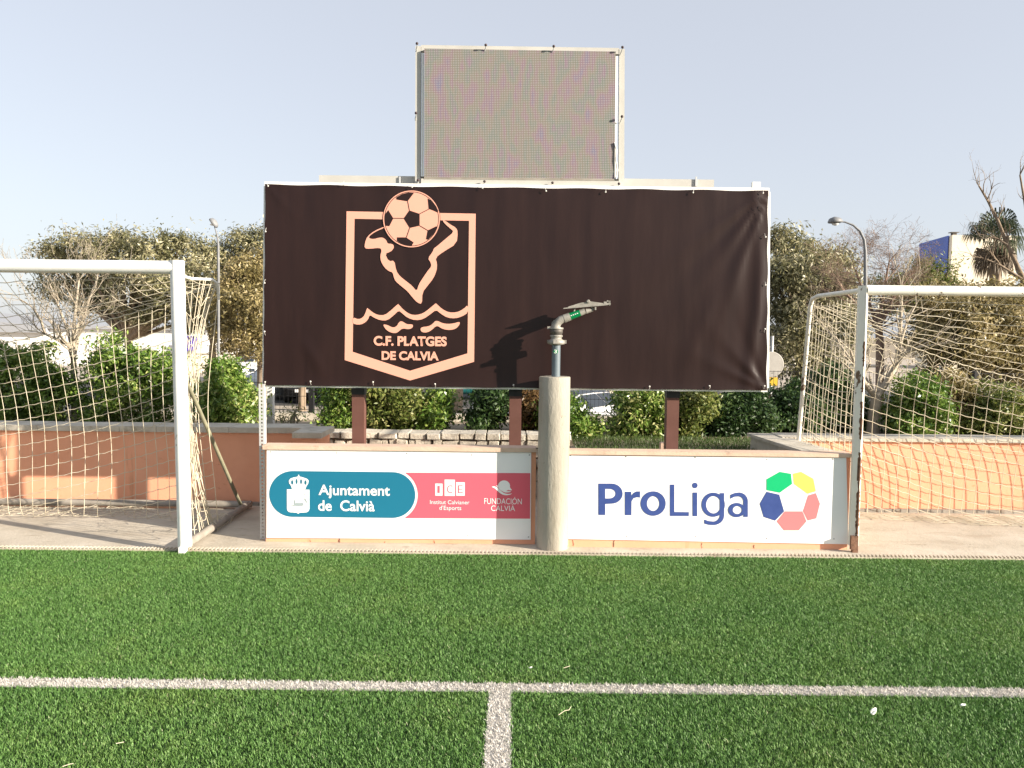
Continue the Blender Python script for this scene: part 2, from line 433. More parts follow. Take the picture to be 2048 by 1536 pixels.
sheet('road', -120, 120, 26.0, 36.0, -0.896, M['asphalt'])
sheet('car_park', 0.2, 30, 13.0, 25.5, -0.894, M['asphalt'])
sheet('far_pavement', -120, 120, 36.0, 90.0, -0.89, M['sand'])

# cracks in the concrete strip: thin dark grooves
ck = MB()
for px, py, n in [(1015, 1093, 4), (1220, 1106, 3), (1290, 1098, 5), (1265, 1099, 3), (830, 1092, 3), (810, 1096, 3), (560, 1098, 4), (250, 1080, 6), (1900, 1085, 8), (1470, 1098, 4), (1640, 1100, 4)]:
    p = atz(px, py, 0.008)
    pts = [p]
    a = random.uniform(-0.6, 0.6)
    for i in range(n):
        a += random.uniform(-0.7, 0.7)
        pts.append(pts[-1] + Vector((math.cos(a + 0.8) * 0.03, -math.sin(abs(a) + 0.4) * 0.012, 0)))
    for i in range(len(pts) - 1):
        w = 0.004
        ck.add([pts[i] + Vector((-w, 0, 0)), pts[i] + Vector((w, -w, 0)), pts[i + 1] + Vector((w, -w, 0)), pts[i + 1] + Vector((-w, 0, 0))], [(0, 1, 2, 3)])
tag(ck.build('pavement_cracks', M['dark_metal']), kind='structure')

# turf blades ---------------------------------------------------------------
LINE_Y0, LINE_Y1 = 3.410, 3.494
LX0, LX1 = -0.087, 0.009
def in_line(x, y, j=0.0):
    a = (y > LINE_Y0 + j) & (y < LINE_Y1 - j)
    b = (x > LX0 + j + (3.4 - y) * 0.0) & (x < LX1 - j) & (y < LINE_Y0 + 0.02)
    return a | b
def blades(name, n, y0, y1, hw, m, want_line, hmin, hmax, wid):
    x = rng.uniform(-1, 1, n); y = rng.uniform(y0, y1, n)
    x = x * hw
    keep = np.abs(x) < 0.66 * y + 1.5
    x, y = x[keep], y[keep]
    jit = rng.normal(0, 0.004, len(x))
    il = in_line(x + jit, y + rng.normal(0, 0.004, len(x)))
    k = il if want_line else ~il
    x, y = x[k], y[k]
    n = len(x)
    h = rng.uniform(hmin, hmax, n)
    # clumping: tufts lean together
    cx = np.floor(x / 0.013) * 13.37 + np.floor(y / 0.013) * 7.77
    ca = (np.sin(cx) * 43758.5453) % 1.0 * 2 * np.pi
    ang = ca + rng.normal(0, 0.9, n)
    lean = np.abs(rng.normal(0.5, 0.3, n)) * h * 1.2
    fa = ang + np.pi / 2 + rng.normal(0, 0.4, n)
    w = wid * rng.uniform(0.7, 1.3, n)
    dx, dy = np.cos(ang) * lean, np.sin(ang) * lean
    wx, wy = np.cos(fa) * w / 2, np.sin(fa) * w / 2
    z0 = np.zeros(n)
    V = np.stack([
        np.stack([x - wx, y - wy, z0], 1),
        np.stack([x + wx, y + wy, z0], 1),
        np.stack([x + dx * .45 + wx * .8, y + dy * .45 + wy * .8, h * 0.7], 1),
        np.stack([x + dx * .45 - wx * .8, y + dy * .45 - wy * .8, h * 0.7], 1),
        np.stack([x + dx, y + dy, h], 1)], 1).reshape(-1, 3)
    b = np.arange(n)[:, None] * 5
    F = np.concatenate([b + np.array([[0, 1, 2]]), b + np.array([[0, 2, 3]]), b + np.array([[3, 2, 4]])], 0)
    return np_mesh(name, V, F, m)
tag(blades('grass', 1750000, 2.05, YT - 0.03, 5.2, M['blade'], False, 0.008, 0.018, 0.0027), kind='stuff',
    label='short green artificial turf in front of the low walls', cat='grass')
tag(blades('white_line', 700000, 2.05, 3.53, 3.2, M['white_blade'], True, 0.008, 0.017, 0.0030), kind='structure')
wl = MB()
wl.add([(-4, LINE_Y0, .005), (4, LINE_Y0, .005), (4, LINE_Y1, .005), (-4, LINE_Y1, .005)], [(0, 1, 2, 3)])
wl.add([(LX0, 0, .005), (LX1, 0, .005), (LX1, LINE_Y0, .005), (LX0, LINE_Y0, .005)], [(0, 1, 2, 3)])
tag(wl.build('line_backing', M['print_grey']), kind='structure')

# slotted drain strip along the turf edge
g = MB()
g.box(-6, 6, YT - 0.012, YT + 0.028, -0.02, 0.012)
x = -4.6
while x < 4.6:
    g.hexa([(x, YT - .014, .0125), (x + .011, YT - .014, .0125), (x + .011, YT - .014, .022), (x, YT - .014, .022),
            (x + .004, YT + .03, .0125), (x + .015, YT + .03, .0125), (x + .015, YT + .03, .022), (x + .004, YT + .03, .022)])
    x += 0.0275
tag(g.build('drain_strip', M['concrete_floor']), 'long toothed drain strip between the green turf and the concrete pavement', 'drain')

# ------------------------------------------------------------------ low sponsor walls
def low_wall(label, x0, x1, y0, y1, z_body, z_top, over_l, over_r, mb='render_orange', mc='coping_pink'):
    t = thing('low_wall', label, 'wall', ((x0 + x1) / 2, y0, 0))
    MB().box(x0, x1, y0, y1, -0.1, z_body).build('wall_body', M[mb], t)
    MB().box(x0 - over_l, x1 + over_r, y0 - 0.022, y1 + 0.022, z_body, z_top).build('coping', M[mc], t)
    return t
YL, YR = 5.86, 5.80
xl0, xl1 = at(531, 1000, YL).x, at(1071, 1000, YL).x
zb, zt = at(800, 901, YL).z, at(800, 893.5, YL - .02).z
low_wall('orange low wall carrying the white board with the teal capsule logo', xl0, xl1, YL, YL + .10, zb, zt, .012, 0)
xr0, xr1 = at(1130, 1000, YR).x, at(1698, 1000, YR).x
zb, zt = at(1400, 911, YR).z, at(1400, 904.5, YR - .02).z
low_wall('orange low wall carrying the white board with the ring of coloured hexagons', xr0, xr1, YR, YR + .10, zb, zt, 0, .002)

for Y_, cr_ in ((YL, [(678, 1076, 1088, 4), (620, 1080, 1086, 2), (868, 1081, 1092, 2), (770, 1083, 1090, 1.5)]), (YR, [(1229, 1081, 1094, 4), (1404, 1086, 1097, 2), (1508, 1090, 1097, 3), (1145, 1080, 1092, 2)])):
    par = [o for o in bpy.data.objects if o.name.startswith('low_wall')][0 if Y_ == YL else 1]
    for px, ya, yb, w in cr_:
        a, b = at(px, ya, Y_ - .0015), at(px + random.uniform(-2, 2), yb, Y_ - .0015)
        w = w * .0016
        pts = [a.lerp(b, k / 4) + Vector((random.uniform(-.005, .005) * (0 < k < 4), 0, 0)) for k in range(5)]
        l = [p - Vector((w * random.uniform(.6, 1.2), 0, 0)) for p in pts]; r = [p + Vector((w * random.uniform(.3, 1.0), 0, 0)) for p in pts]
        MB().add(l + r, [(k, k + 5, k + 6, k + 1) for k in range(4)]).build('crack', M['rust'], par)

def P7(x, y): return (520 + x / 3.6571, 870 + y / 3.6571)
def P8(x, y): return (1120 + x / 3.4133, 880 + y / 3.4133)
def P3(x, y): return (660 + x / 3.7471, 370 + y / 3.7471)

def outline(pts, fn, Y, smooth=0):
    """pixel outline -> 3D loop on plane Y, optional Chaikin smoothing"""
    q = [Vector(fn(*p)) for p in pts]
    for _ in range(smooth):
        r = []
        for i in range(len(q)):
            a, b = q[i], q[(i + 1) % len(q)]
            r += [a * .75 + b * .25, a * .25 + b * .75]
        q = r
    return [at(p.x, p.y, Y) for p in q]

def circ(cx, cy, r, n=48, ry=None):
    ry = ry or r
    return [(cx + r * math.cos(2 * math.pi * k / n), cy + ry * math.sin(2 * math.pi * k / n)) for k in range(n)]

def lettering(body, box, fn, Y, m, parent, bold=0.0, name='lettering', width=None, space=1.0):
    """text fitted to a photo box (x0, ytop, x1, ybottom measured at mid) on plane Y"""
    cu = bpy.data.curves.new('text', 'FONT')
    cu.body = body; cu.size = 1; cu.offset = bold; cu.space_character = space; cu.resolution_u = 6
    ob = bpy.data.objects.new('text', cu); COL.objects.link(ob)
    bpy.context.view_layer.update()
    dg = bpy.context.evaluated_depsgraph_get()
    me = bpy.data.meshes.new_from_object(ob.evaluated_get(dg))
    bpy.data.objects.remove(ob); bpy.data.curves.remove(cu)
    co = np.zeros(len(me.vertices) * 3); me.vertices.foreach_get('co', co); co = co.reshape(-1, 3)
    mn, mx = co.min(0), co.max(0)
    x0, y0, x1, y1 = box
    xm, ym = (x0 + x1) / 2, (y0 + y1) / 2
    a, b = at(*fn(x0, ym), Y).x, at(*fn(x1, ym), Y).x
    c, d = at(*fn(xm, y1), Y).z, at(*fn(xm, y0), Y).z
    out = np.empty_like(co)
    out[:, 0] = a + (co[:, 0] - mn[0]) / (mx[0] - mn[0]) * (b - a)
    out[:, 1] = Y
    out[:, 2] = c + (co[:, 1] - mn[1]) / (mx[1] - mn[1]) * (d - c)
    me.vertices.foreach_set('co', out.ravel()); me.name = name
    me.materials.clear(); me.materials.append(m); me.update()
    o = bpy.data.objects.new(name, me); COL.objects.link(o)
    o.parent = parent
    if parent.type == 'EMPTY': o.matrix_parent_inverse = Matrix.Translation(-Vector(parent.location))
    return o

def panel(t, corners, Yf, Yb, m, name='panel'):
    f = [at(*c, Yf) for c in corners]
    b = [Vector((p.x, Yb, p.z)) for p in f]
    return MB().hexa(f + b).build(name, m, t)

def screws(t, pts, Y):
    for px, py in pts:
        c = at(px, py, Y)
        MB().lathe((c.x, Y + .002, c.z), [(.0055, 0), (.0055, -.002), (.003, -.0045)], 10, 'Y').build('screw', M['screw'], t)

# ---- left board: municipality and sports institutes
YB = YL - .010
t = thing('advertising_board', 'white board with teal capsule coat of arms logo and pink logo strip', 'sign', (at(797, 1080, YB).x, YB, .09))
pn = panel(t, [(533, 1075.6), (1061.5, 1079.4), (1062.5, 905), (533.5, 899)], YB, YL - .002, M['panel_white'])
screws(t, [P7(*p) for p in [(80, 123), (563, 131), (1075, 136), (1548, 146), (1970, 146), (68, 723), (556, 730), (1024, 724), (1521, 735), (1963, 746)]], YB)
y1, y2, y3 = YB - .0015, YB - .003, YB - .0045
cap = []
for k in range(25):
    th = -math.pi / 2 - math.pi * k / 24
    cap.append((238 + 170 * math.cos(th), 431 + 168 * math.sin(th)))
for k in range(25):
    th = math.pi / 2 - math.pi * k / 24
    cap.append((970 + 166 * math.cos(th), 439 + 168 * math.sin(th)))
teal = MB().poly([outline(cap, P7, y1)]).build('logo_capsule', M['teal'], t)
arc = [(1062, 275)] + [(970 + 186 * math.cos(th), 440 + 187 * math.sin(th)) for th in [R(-58 + 116 * k / 24) for k in range(25)]] + [(1060, 608)]
MB().poly([outline(arc + [(1975, 612), (1977, 279)], P7, y1)]).build('logo_strip', M['pink'], t)
# coat of arms
sh = [(197, 397), (362, 400), (362, 540), (356, 556), (340, 566), (292, 568), (279, 576), (266, 568), (218, 565), (202, 556), (197, 538)]
em = MB().poly([outline(sh, P7, y2)])
em.poly([outline([(234, 396), (228, 374), (213, 352), (211, 334), (222, 319), (243, 311), (262, 307), (277, 304), (275, 299), (280, 298), (280, 290), (286, 290), (286, 298), (291, 299), (289, 304), (304, 307), (324, 313), (344, 320), (356, 334), (353, 354), (339, 376), (332, 396)], P7, y2 - .0004)]
        + [outline(circ(cx, cy, rx, 16, ry), P7, y2 - .0004) for cx, cy, rx, ry in [(235, 347, 9, 17), (267, 340, 8, 19), (300, 341, 8, 19), (332, 348, 9, 17)]])
crest = em.build('coat_of_arms', M['print_white'], t)
lm = MB()
lm.poly([outline([(252, 505), (262, 495), (290, 497), (312, 494), (320, 505), (316, 518), (290, 521), (262, 519), (250, 518), (216, 520), (216, 516), (244, 513)], P7, y3, 1)])
lm.poly([outline([(246, 505), (250, 480), (262, 460), (258, 482), (256, 503)], P7, y3, 1)])
for q in [[(322, 470), (330, 458), (345, 490), (350, 505), (338, 492)], [(308, 456), (316, 450), (318, 460)], [(320, 440), (330, 426), (328, 444)], [(332, 452), (342, 440), (340, 458)]]:
    lm.poly([outline(q, P7, y3, 1)])
lm.build('heraldic_lamb', M['print_shade'], t)
lettering('Ajuntament', (428, 366, 950, 466), P7, y2, M['print_white'], t, .018)
lettering('de  Calvià', (425, 478, 838, 557), P7, y2, M['print_white'], t, .018)
bx = MB()
for q in [[(1281, 355), (1335, 356), (1335, 444), (1281, 443)], [(1350, 326), (1426, 327), (1426, 446), (1350, 445)], [(1434, 345), (1498, 346), (1498, 444), (1434, 443)]]:
    bx.poly([outline(q, P7, y2)])
bx.build('letter_blocks', M['print_white'], t)
for ch, b in [('I', (1299, 372, 1315, 424)), ('C', (1369, 368, 1409, 424)), ('E', (1448, 368, 1484, 424))]:
    lettering(ch, b, P7, y3, M['pink'], t, -.01)
lettering('Institut Calvianer', (1243, 477, 1532, 506), P7, y2, M['print_white'], t, 0)
lettering("d'Esports", (1312, 517, 1472, 558), P7, y2, M['print_white'], t, 0)
lettering('FUNDACIÓN', (1640, 452, 1915, 506), P7, y2, M['print_white'], t, -.002)
lettering('CALVIÀ', (1690, 506, 1866, 556), P7, y2, M['print_white'], t, -.002)
sw = MB()
sw.poly([outline(circ(1785, 372, 44, 28, 40), P7, y2)])
sw.poly([outline([(1690, 379), (1712, 374), (1735, 383), (1760, 408), (1790, 428), (1820, 432), (1848, 425), (1830, 437), (1795, 442), (1765, 433), (1735, 408), (1715, 388)], P7, y2 - .0003, 1)])
sw.poly([outline([(1722, 368), (1745, 372), (1765, 392), (1790, 410), (1845, 412), (1815, 421), (1785, 420), (1755, 398), (1740, 380)], P7, y2 - .0006, 1)])
sw.poly([outline([(1815, 350), (1828, 385), (1848, 405), (1818, 404), (1800, 395)], P7, y2 - .0009, 1)])
sw.build('wave_emblem', M['print_white'], t)

# ---- right board: league logo
YB = YR - .010
t = thing('advertising_board', 'white board with blue two word logo and ring of coloured hexagons', 'sign', (at(1415, 1085, YB).x, YB, .09))
panel(t, [(1137, 1078), (1697, 1088.5), (1692.5, 915.5), (1137, 910.8)], YB, YR - .002, M['panel_white'])
screws(t, [P8(*p) for p in [(72, 106), (450, 114), (923, 119), (1413, 131), (1862, 131), (68, 641), (456, 656), (925, 660), (1411, 671), (1870, 675)]], YB)
y1 = YB - .0015
def qarc(cx, cy, rx, ry, a0, a1, n=14):
    return [(cx + rx * math.cos(R(a0 + (a1 - a0) * k / n)), cy + ry * math.sin(R(a0 + (a1 - a0) * k / n))) for k in range(n + 1)]
def shapes(name, groups):
    mb = MB()
    for i, loops in enumerate(groups):
        mb.poly([outline(l, P8, y1 - .0002 * i) for l in loops])
    return mb.build(name, M['navy'], t)
shapes('lettering', [
    [[(262, 297), (340, 297)] + qarc(352, 366, 76, 69, -90, 90) + [(309, 437), (309, 512), (262, 512)], [(309, 334), (335, 334)] + qarc(338, 366, 41, 32, -90, 90) + [(309, 399)]],
    [[(443, 353), (487, 353), (487, 380), (500, 363), (520, 351), (547, 350), (547, 393), (524, 391), (502, 398), (489, 418), (488, 513), (443, 513)]],
    [circ(636, 434, 86, 56, 84), circ(636, 434, 42, 44, 50)]])
shapes('lettering', [
    [[(750, 304), (781, 304), (781, 491), (880, 492), (880, 519), (750, 519)]],
    [[(905, 358), (937, 358), (937, 520), (905, 520)]], [circ(921, 310, 19, 28)],
    [circ(1046, 442, 80, 56, 83), circ(1048, 442, 50, 44, 59)],
    [[(1091, 362), (1121, 362), (1121, 515)] + qarc(1048, 515, 73, 66, 0, 90) + [(1015, 579), (985, 570), (985, 543), (1015, 553)] + list(reversed(qarc(1045, 512, 46, 44, 0, 90))) + [(1091, 480)]],
    [[(1163, 374), (1195, 361)] + qarc(1222, 419, 61, 61, -90, 0) + [(1283, 525), (1252, 525), (1252, 420)] + list(reversed(qarc(1218, 419, 34, 34, -90, 0))) + [(1190, 388), (1163, 402)]],
    [circ(1206, 478, 58, 44, 49), circ(1211, 478, 31, 36, 27)]])
for nm, m, q in [('green', 'green_p', [(1410, 268), (1500, 217), (1577, 230), (1585, 300), (1500, 360), (1410, 342)]),
                 ('yellow', 'yellow_p', [(1590, 230), (1645, 217), (1730, 265), (1747, 350), (1690, 367), (1598, 300)]),
                 ('blue', 'navy', [(1410, 353), (1497, 373), (1530, 487), (1468, 551), (1390, 525), (1363, 435)]),
                 ('red', 'red_p', [(1535, 487), (1655, 487), (1683, 555), (1630, 617), (1528, 617), (1480, 555)]),
                 ('red', 'red_p', [(1695, 378), (1747, 362), (1775, 435), (1750, 535), (1692, 550), (1660, 485)])]:
    o = MB().poly([outline(q, P8, y1)]).build('logo_hexagon', M[m], t)
    o['label'] = nm + ' hexagon of the logo ring'

# ------------------------------------------------------------------ boundary walls behind
YW = 7.10
def boundary_wall(label, pl, pr, wl_, name='boundary_wall'):
    t = thing(name, label, 'wall', (pl, YW, 0))
    MB().box(pl, pr, YW, YW + .25, -.1, wl_[0]).build('wall_body', M['render_orange'], t)
    # coping of separate stones, slightly uneven joints
    cm = MB(); x = pl - .02
    while x < pr:
        w = min(random.uniform(.30, .42), pr + .02 - x)
        cm.box(x + .002, x + w - .002, YW - .03, YW + .29, wl_[0], wl_[1] + random.uniform(-.002, .002))
        x += w
    cm.build('coping', M['coping'], t)
    MB().box(pl, pr, YW - .035, YW, -.02, .035).build('skirting', M['old_tube'], t)
    return t
zl0, zl1 = at(300, 863, YW).z, at(300, 853, YW - .03).z
tl = boundary_wall('long orange wall with grey stone coping behind the left goal', -13, at(612, 900, YW).x, (zl0, zl1 + .0))
x0, x1 = at(600, 880, 6.6).x, at(632, 880, 6.6).x
z0 = at(616, 876, 6.6).z
b = MB().box(x0, x1, 6.62, YW, -.1, z0).build('return_wall', M['render_orange'], tl)
MB().box(x0 - .06, x1 + .05, 6.58, YW - .032, z0, z0 + .045).build('return_coping', M['coping'], tl)
zr0, zr1 = at(1800, 883, YW).z, at(1800, 877, YW - .03).z
tr = boundary_wall('long orange wall with stone coping behind the right goal', at(1566, 900, YW).x, 13, (zr0, zr1))
a0, a1 = at(1503, 880, 7.35), at(1640, 900, 6.1)
q = MB()
def wedge(mb, xa, ya, xb, yb, w, z0, z1):
    mb.hexa([(xb, yb, z0), (xb + w, yb, z0), (xb + w, yb, z1), (xb, yb, z1), (xa, ya, z0), (xa + w, ya, z0), (xa + w, ya, z1), (xa, ya, z1)])
wedge(q, a0.x, 7.38, a1.x, 6.0, .2, -.1, zr0 - .003)
q.build('return_wall', M['coping'], tr)
q = MB(); wedge(q, a0.x - .03, 7.40, a1.x - .03, 5.985, .27, zr0 - .003, zr1 - .006); q.build('return_coping', M['coping'], tr)

# dry stone wall between them
t = thing('stone_wall', 'pale stone retaining wall with a row of squared blocks on top', 'wall', (-.6, 7.6, 0))
xa, xb = at(652, 880, 7.6).x, at(1141, 880, 7.6).x
zt = at(850, 865, 7.6).z; zm = at(850, 879, 7.6).z
def stones(mb, z0, z1, wmin, wmax, y, rag):
    x = xa
    while x < xb:
        w = min(random.uniform(wmin, wmax), xb - x + .01)
        d = random.uniform(-.02, .012)
        j = lambda s=1: random.uniform(-rag, rag) * s
        f = [(x + .003 + j(), y + d + .02, z0 + .005 + j()), (x + w - .003 + j(), y + d + .02, z0 + .005 + j()), (x + w - .003 + j(), y + d + .02, z1 - .004 + j()), (x + .003 + j(), y + d + .02, z1 - .004 + j())]
        c = [Vector(p) for p in f]; m = sum(c, Vector()) / 4
        fr = [m + (p - m) * .86 + Vector((0, -.028, 0)) for p in c]
        bk = [Vector((p.x, y + .28, p.z)) for p in c]
        mb.add(fr + c + bk, [(0, 1, 2, 3), (0, 4, 5, 1), (1, 5, 6, 2), (2, 6, 7, 3), (3, 7, 4, 0), (4, 8, 9, 5), (5, 9, 10, 6), (6, 10, 11, 7), (7, 11, 8, 4)])
        x += w
sm = MB()
stones(sm, zm, zt, .11, .20, 7.58, .005)
sm.build('top_course', M['stone'], t)
sm = MB()
z = zm
for hgt in (.075, .09, .11, .12, .15):
    stones(sm, z - hgt, z, .06, .17, 7.60, .013); z -= hgt
sm.build('rubble_face', M['stone'], t)
MB().box(xa, xb, 7.64, 7.9, -.1, zt - .03).build('wall_core', M['soil'], t)

tag(MB().box(at(1322, 890, 6.3).x, at(1338, 890, 6.3).x, 6.3, 6.37, -.1, at(1330, 886, 6.3).z).build('concrete_stub', M['coping_pink']),
    'small concrete stub beside the right brown billboard post', 'concrete block')

# ------------------------------------------------------------------ billboard with crest banner
YBN = 5.95
bl = thing('billboard', 'dark brown banner with salmon football club crest stretched over a frame on brown posts', 'billboard', (.05, 6.1, 0))
c_tl, c_tr, c_br, c_bl = (530, 368), (1537, 381), (1534, 781), (526, 771)
NU, NV = 150, 64
def banner_y(u, v):
    """relief of the vinyl, metres towards the viewer (u left-right, v top-bottom, 0..1)"""
    h = 0.0
    # radial folds out of the top right corner
    du, dv = (1 - u) * 2.5, v
    r = math.hypot(du, dv); th = math.atan2(dv, du + 1e-6)
    env = math.exp(-r / .42) * min(1, r / .05)
    for a, w, k in [(.62, .07, 1), (.95, .06, 1.1), (1.22, .05, 1.1), (.80, .05, -.8), (1.09, .05, -.9)]:
        h += .0105 * k * env * math.exp(-((th - a) / w) ** 2)
    # folds out of the bottom right corner
    dv2 = 1 - v
    r = math.hypot(du, dv2); th = math.atan2(dv2, du + 1e-6)
    env = math.exp(-r / .16) * min(1, r / .03)
    for a, w, k in [(.45, .10, 1), (.85, .10, 1.2), (1.15, .08, -1)]:
        h += .013 * k * env * math.exp(-((th - a) / w) ** 2)
    # long vertical fold beside the right edge and broad diagonal waves
    e = math.exp(-((u - .972 - .012 * math.sin(v * 4.2)) / .011) ** 2)
    h += .014 * e * (0.35 + .65 * math.sin(math.pi * min(1, max(0, (v - .2) / .8))))
    w = max(0.0, (u - .70) / .30)
    q = u - .89 + (v - .55) * .16
    h += .016 * w * math.exp(-(q / .020) ** 2) * math.exp(-((v - .62) / .30) ** 2)
    q = u - .935 + (v - .45) * .10
    h += .011 * w * math.exp(-(q / .018) ** 2) * math.exp(-((v - .45) / .28) ** 2)
    # slack hem between the eyelets, bottom roll
    h += .004 * math.exp(-(1 - v) / .03) + .0025 * math.sin(u * 60) * math.exp(-v / .025)
    h += .0016 * math.sin(u * 31 + v * 3) * w
    # corner pulls on the left
    r = math.hypot(u * 2.5, v); th = math.atan2(v, u * 2.5 + 1e-6)
    h += .006 * math.exp(-r / .12) * math.exp(-((th - .8) / .15) ** 2) * min(1, r / .03)
    r = math.hypot(u * 2.5, 1 - v)
    h += .004 * math.exp(-((u * 2.5 - (1 - v) * .0 - .32 + (1 - v) * .5) / .03) ** 2) * math.exp(-((v - .85) / .08) ** 2)
    return h
V = np.zeros(((NU + 1) * (NV + 1), 3)); k = 0
for j in range(NV + 1):
    v = j / NV
    for i in range(NU + 1):
        u = i / NU
        tx = (c_tl[0] * (1 - u) + c_tr[0] * u) * (1 - v) + (c_bl[0] * (1 - u) + c_br[0] * u) * v
        ty = (c_tl[1] * (1 - u) + c_tr[1] * u) * (1 - v) + (c_bl[1] * (1 - u) + c_br[1] * u) * v
        # edges scallop a little between the eyelets
        ty += (1.6 * math.sin(u * 8 * math.pi) ** 2) * max(0, 1 - v * 25) - 1.0 * math.sin(u * 9 * math.pi) ** 2 * max(0, 1 - (1 - v) * 25)
        tx += -1.8 * math.sin(v * 5 * math.pi) ** 2 * max(0, 1 - (1 - u) * 40) + 1.2 * math.sin(v * 4 * math.pi) ** 2 * max(0, 1 - u * 40)
        p = at(tx, ty, YBN)
        V[k] = (p.x, YBN - banner_y(u, v), p.z); k += 1
F = np.array([[j * (NU + 1) + i, (j + 1) * (NU + 1) + i, (j + 1) * (NU + 1) + i + 1, j * (NU + 1) + i + 1] for j in range(NV) for i in range(NU)])
ban = np_mesh('banner', V, F, M['banner'], bl, True)

yc = [YBN - .003 - .0012 * i for i in range(6)]
fo = [(124, 197), (600, 206), (1092, 215), (1080, 1325), (600, 1465), (110, 1312)]
fi = [(184, 253), (600, 261), (1042, 268), (1030, 1262), (600, 1392), (170, 1250)]
MB().poly([outline(fo, P3, yc[0]), outline(fi, P3, yc[0])]).build('crest_shield', M['salmon'], ban)
isl = [(405, 312), (330, 345), (280, 385), (262, 430), (258, 475), (300, 478), (375, 470), (388, 490), (376, 530), (382, 575), (410, 620), (440, 645), (470, 655), (478, 690), (490, 720), (530, 755), (580, 795), (620, 845), (655, 882), (690, 893), (692, 805), (735, 750), (775, 700), (800, 640), (803, 590), (790, 545), (850, 500), (950, 440), (958, 350), (945, 320), (905, 298), (860, 265), (843, 265), (860, 290), (900, 325), (930, 350), (870, 400), (800, 460), (778, 475), (770, 500), (733, 550), (755, 580), (760, 610), (735, 640), (700, 690), (665, 745), (650, 797), (615, 755), (570, 720), (520, 680), (495, 640), (483, 565), (440, 572), (412, 515), (455, 500), (478, 475), (478, 450), (460, 440), (432, 440), (420, 410), (395, 393), (365, 395), (330, 405), (300, 402), (290, 390), (310, 370), (350, 345), (405, 322)]
# the last edge is closed across the ball, which hides it
MB().poly([outline(isl, P3, yc[1], 1)]).build('crest_island', M['salmon'], ban)
wv = [(172, 990), (215, 1008), (250, 990), (265, 960), (278, 922), (282, 923), (320, 955), (360, 975), (410, 975), (450, 945), (508, 893), (513, 893), (550, 935), (600, 970), (650, 975), (700, 960), (740, 930), (791, 887), (796, 888), (840, 930), (890, 955), (950, 955), (1000, 930), (1034, 896), (1034, 958), (990, 985), (940, 1000), (880, 995), (830, 965), (795, 935), (750, 970), (700, 1005), (640, 1015), (580, 995), (545, 965), (515, 940), (480, 975), (430, 1015), (380, 1015), (330, 995), (298, 972), (285, 1010), (250, 1040), (210, 1048), (168, 1038)]
wm = MB().poly([outline(wv, P3, yc[1], 1)])
wm.poly([outline([(395, 1043), (430, 1048), (470, 1070), (500, 1060), (520, 1022), (545, 1022), (575, 1045), (622, 1043), (622, 1068), (590, 1083), (540, 1072), (500, 1113), (450, 1105), (415, 1080)], P3, yc[1], 2)])
wm.poly([outline([(678, 1065), (740, 1060), (770, 1040), (795, 1012), (850, 1040), (920, 1040), (975, 1022), (970, 1050), (940, 1080), (890, 1088), (840, 1078), (800, 1050), (760, 1090), (720, 1108), (680, 1100)], P3, yc[1], 2)])
wm.build('crest_waves', M['salmon'], ban)
lettering('C.F. PLATGES', (327, 1133, 875, 1207), P3, yc[1], M['salmon'], ban, .042)
lettering('DE CALVIA', (387, 1246, 815, 1314), P3, yc[1], M['salmon'], ban, .042)
MB().poly([outline(circ(611, 254, 216, 72), P3, yc[2])]).build('ball_ground', M['banner_print'], ban)
bm_ = MB().poly([outline(circ(611, 254, 213, 72), P3, yc[3]), outline(circ(611, 254, 205, 72), P3, yc[3])])
bm_.poly([outline(circ(611, 254, 200, 72), P3, yc[3])])
ball = bm_.build('crest_ball', M['salmon'], ban)
pk = MB()
for q in [[(595, 190), (672, 216), (672, 305), (597, 322), (552, 250)],
          [(497, 92), (540, 68), (590, 56), (630, 58), (606, 90), (582, 122), (497, 108)],
          [(732, 100), (765, 120), (795, 158), (812, 195), (806, 206), (772, 190), (740, 178)],
          [(437, 188), (475, 250), (445, 308), (417, 305), (409, 262), (411, 225), (418, 212)],
          [(502, 392), (570, 392), (627, 430), (612, 456), (570, 451), (530, 436), (502, 418)],
          [(732, 340), (798, 308), (804, 318), (786, 356), (758, 388), (735, 410), (720, 405)]]:
    pk.poly([outline(q, P3, yc[4])])
for (x0, y0), (x1, y1) in [((582, 122), (595, 190)), ((672, 216), (746, 178)), ((672, 305), (732, 340)), ((597, 322), (573, 392)), ((475, 249), (552, 250))]:
    n = math.hypot(x1 - x0, y1 - y0); nx, ny = -(y1 - y0) / n * 2.6, (x1 - x0) / n * 2.6
    pk.poly([outline([(x0 + nx, y0 + ny), (x1 + nx, y1 + ny), (x1 - nx, y1 - ny), (x0 - nx, y0 - ny)], P3, yc[4])])
pk.build('ball_patches', M['banner_print'], ban)

# eyelets with tie ropes
ey = [(536, 372), (687, 369), (824, 374), (965, 376), (1092, 382), (1211, 384), (1386, 385), (1526, 386), (1531, 474), (1531, 570), (1530, 658), (1529, 772),
      (1419, 772), (1299, 773), (1134, 775), (1027, 770), (870, 768), (746, 764), (621, 763), (530, 764), (529, 663), (529, 566), (531, 463)]
for px, py in ey:
    c = at(px, py, YBN - .018)
    e = MB().lathe((c.x, c.y, c.z), [(.0065, 0), (.0065, -.002), (.004, -.003)], 12, 'Y')
    e.tube([c + Vector((0, -.004, 0)), c + Vector((random.uniform(-.006, .006), -.003, .012 if py < 600 else -.012)), c + Vector((0, .02, .03 if py < 600 else -.03))], .0014, 5)
    e.build('eyelet', M['print_grey'], ban)

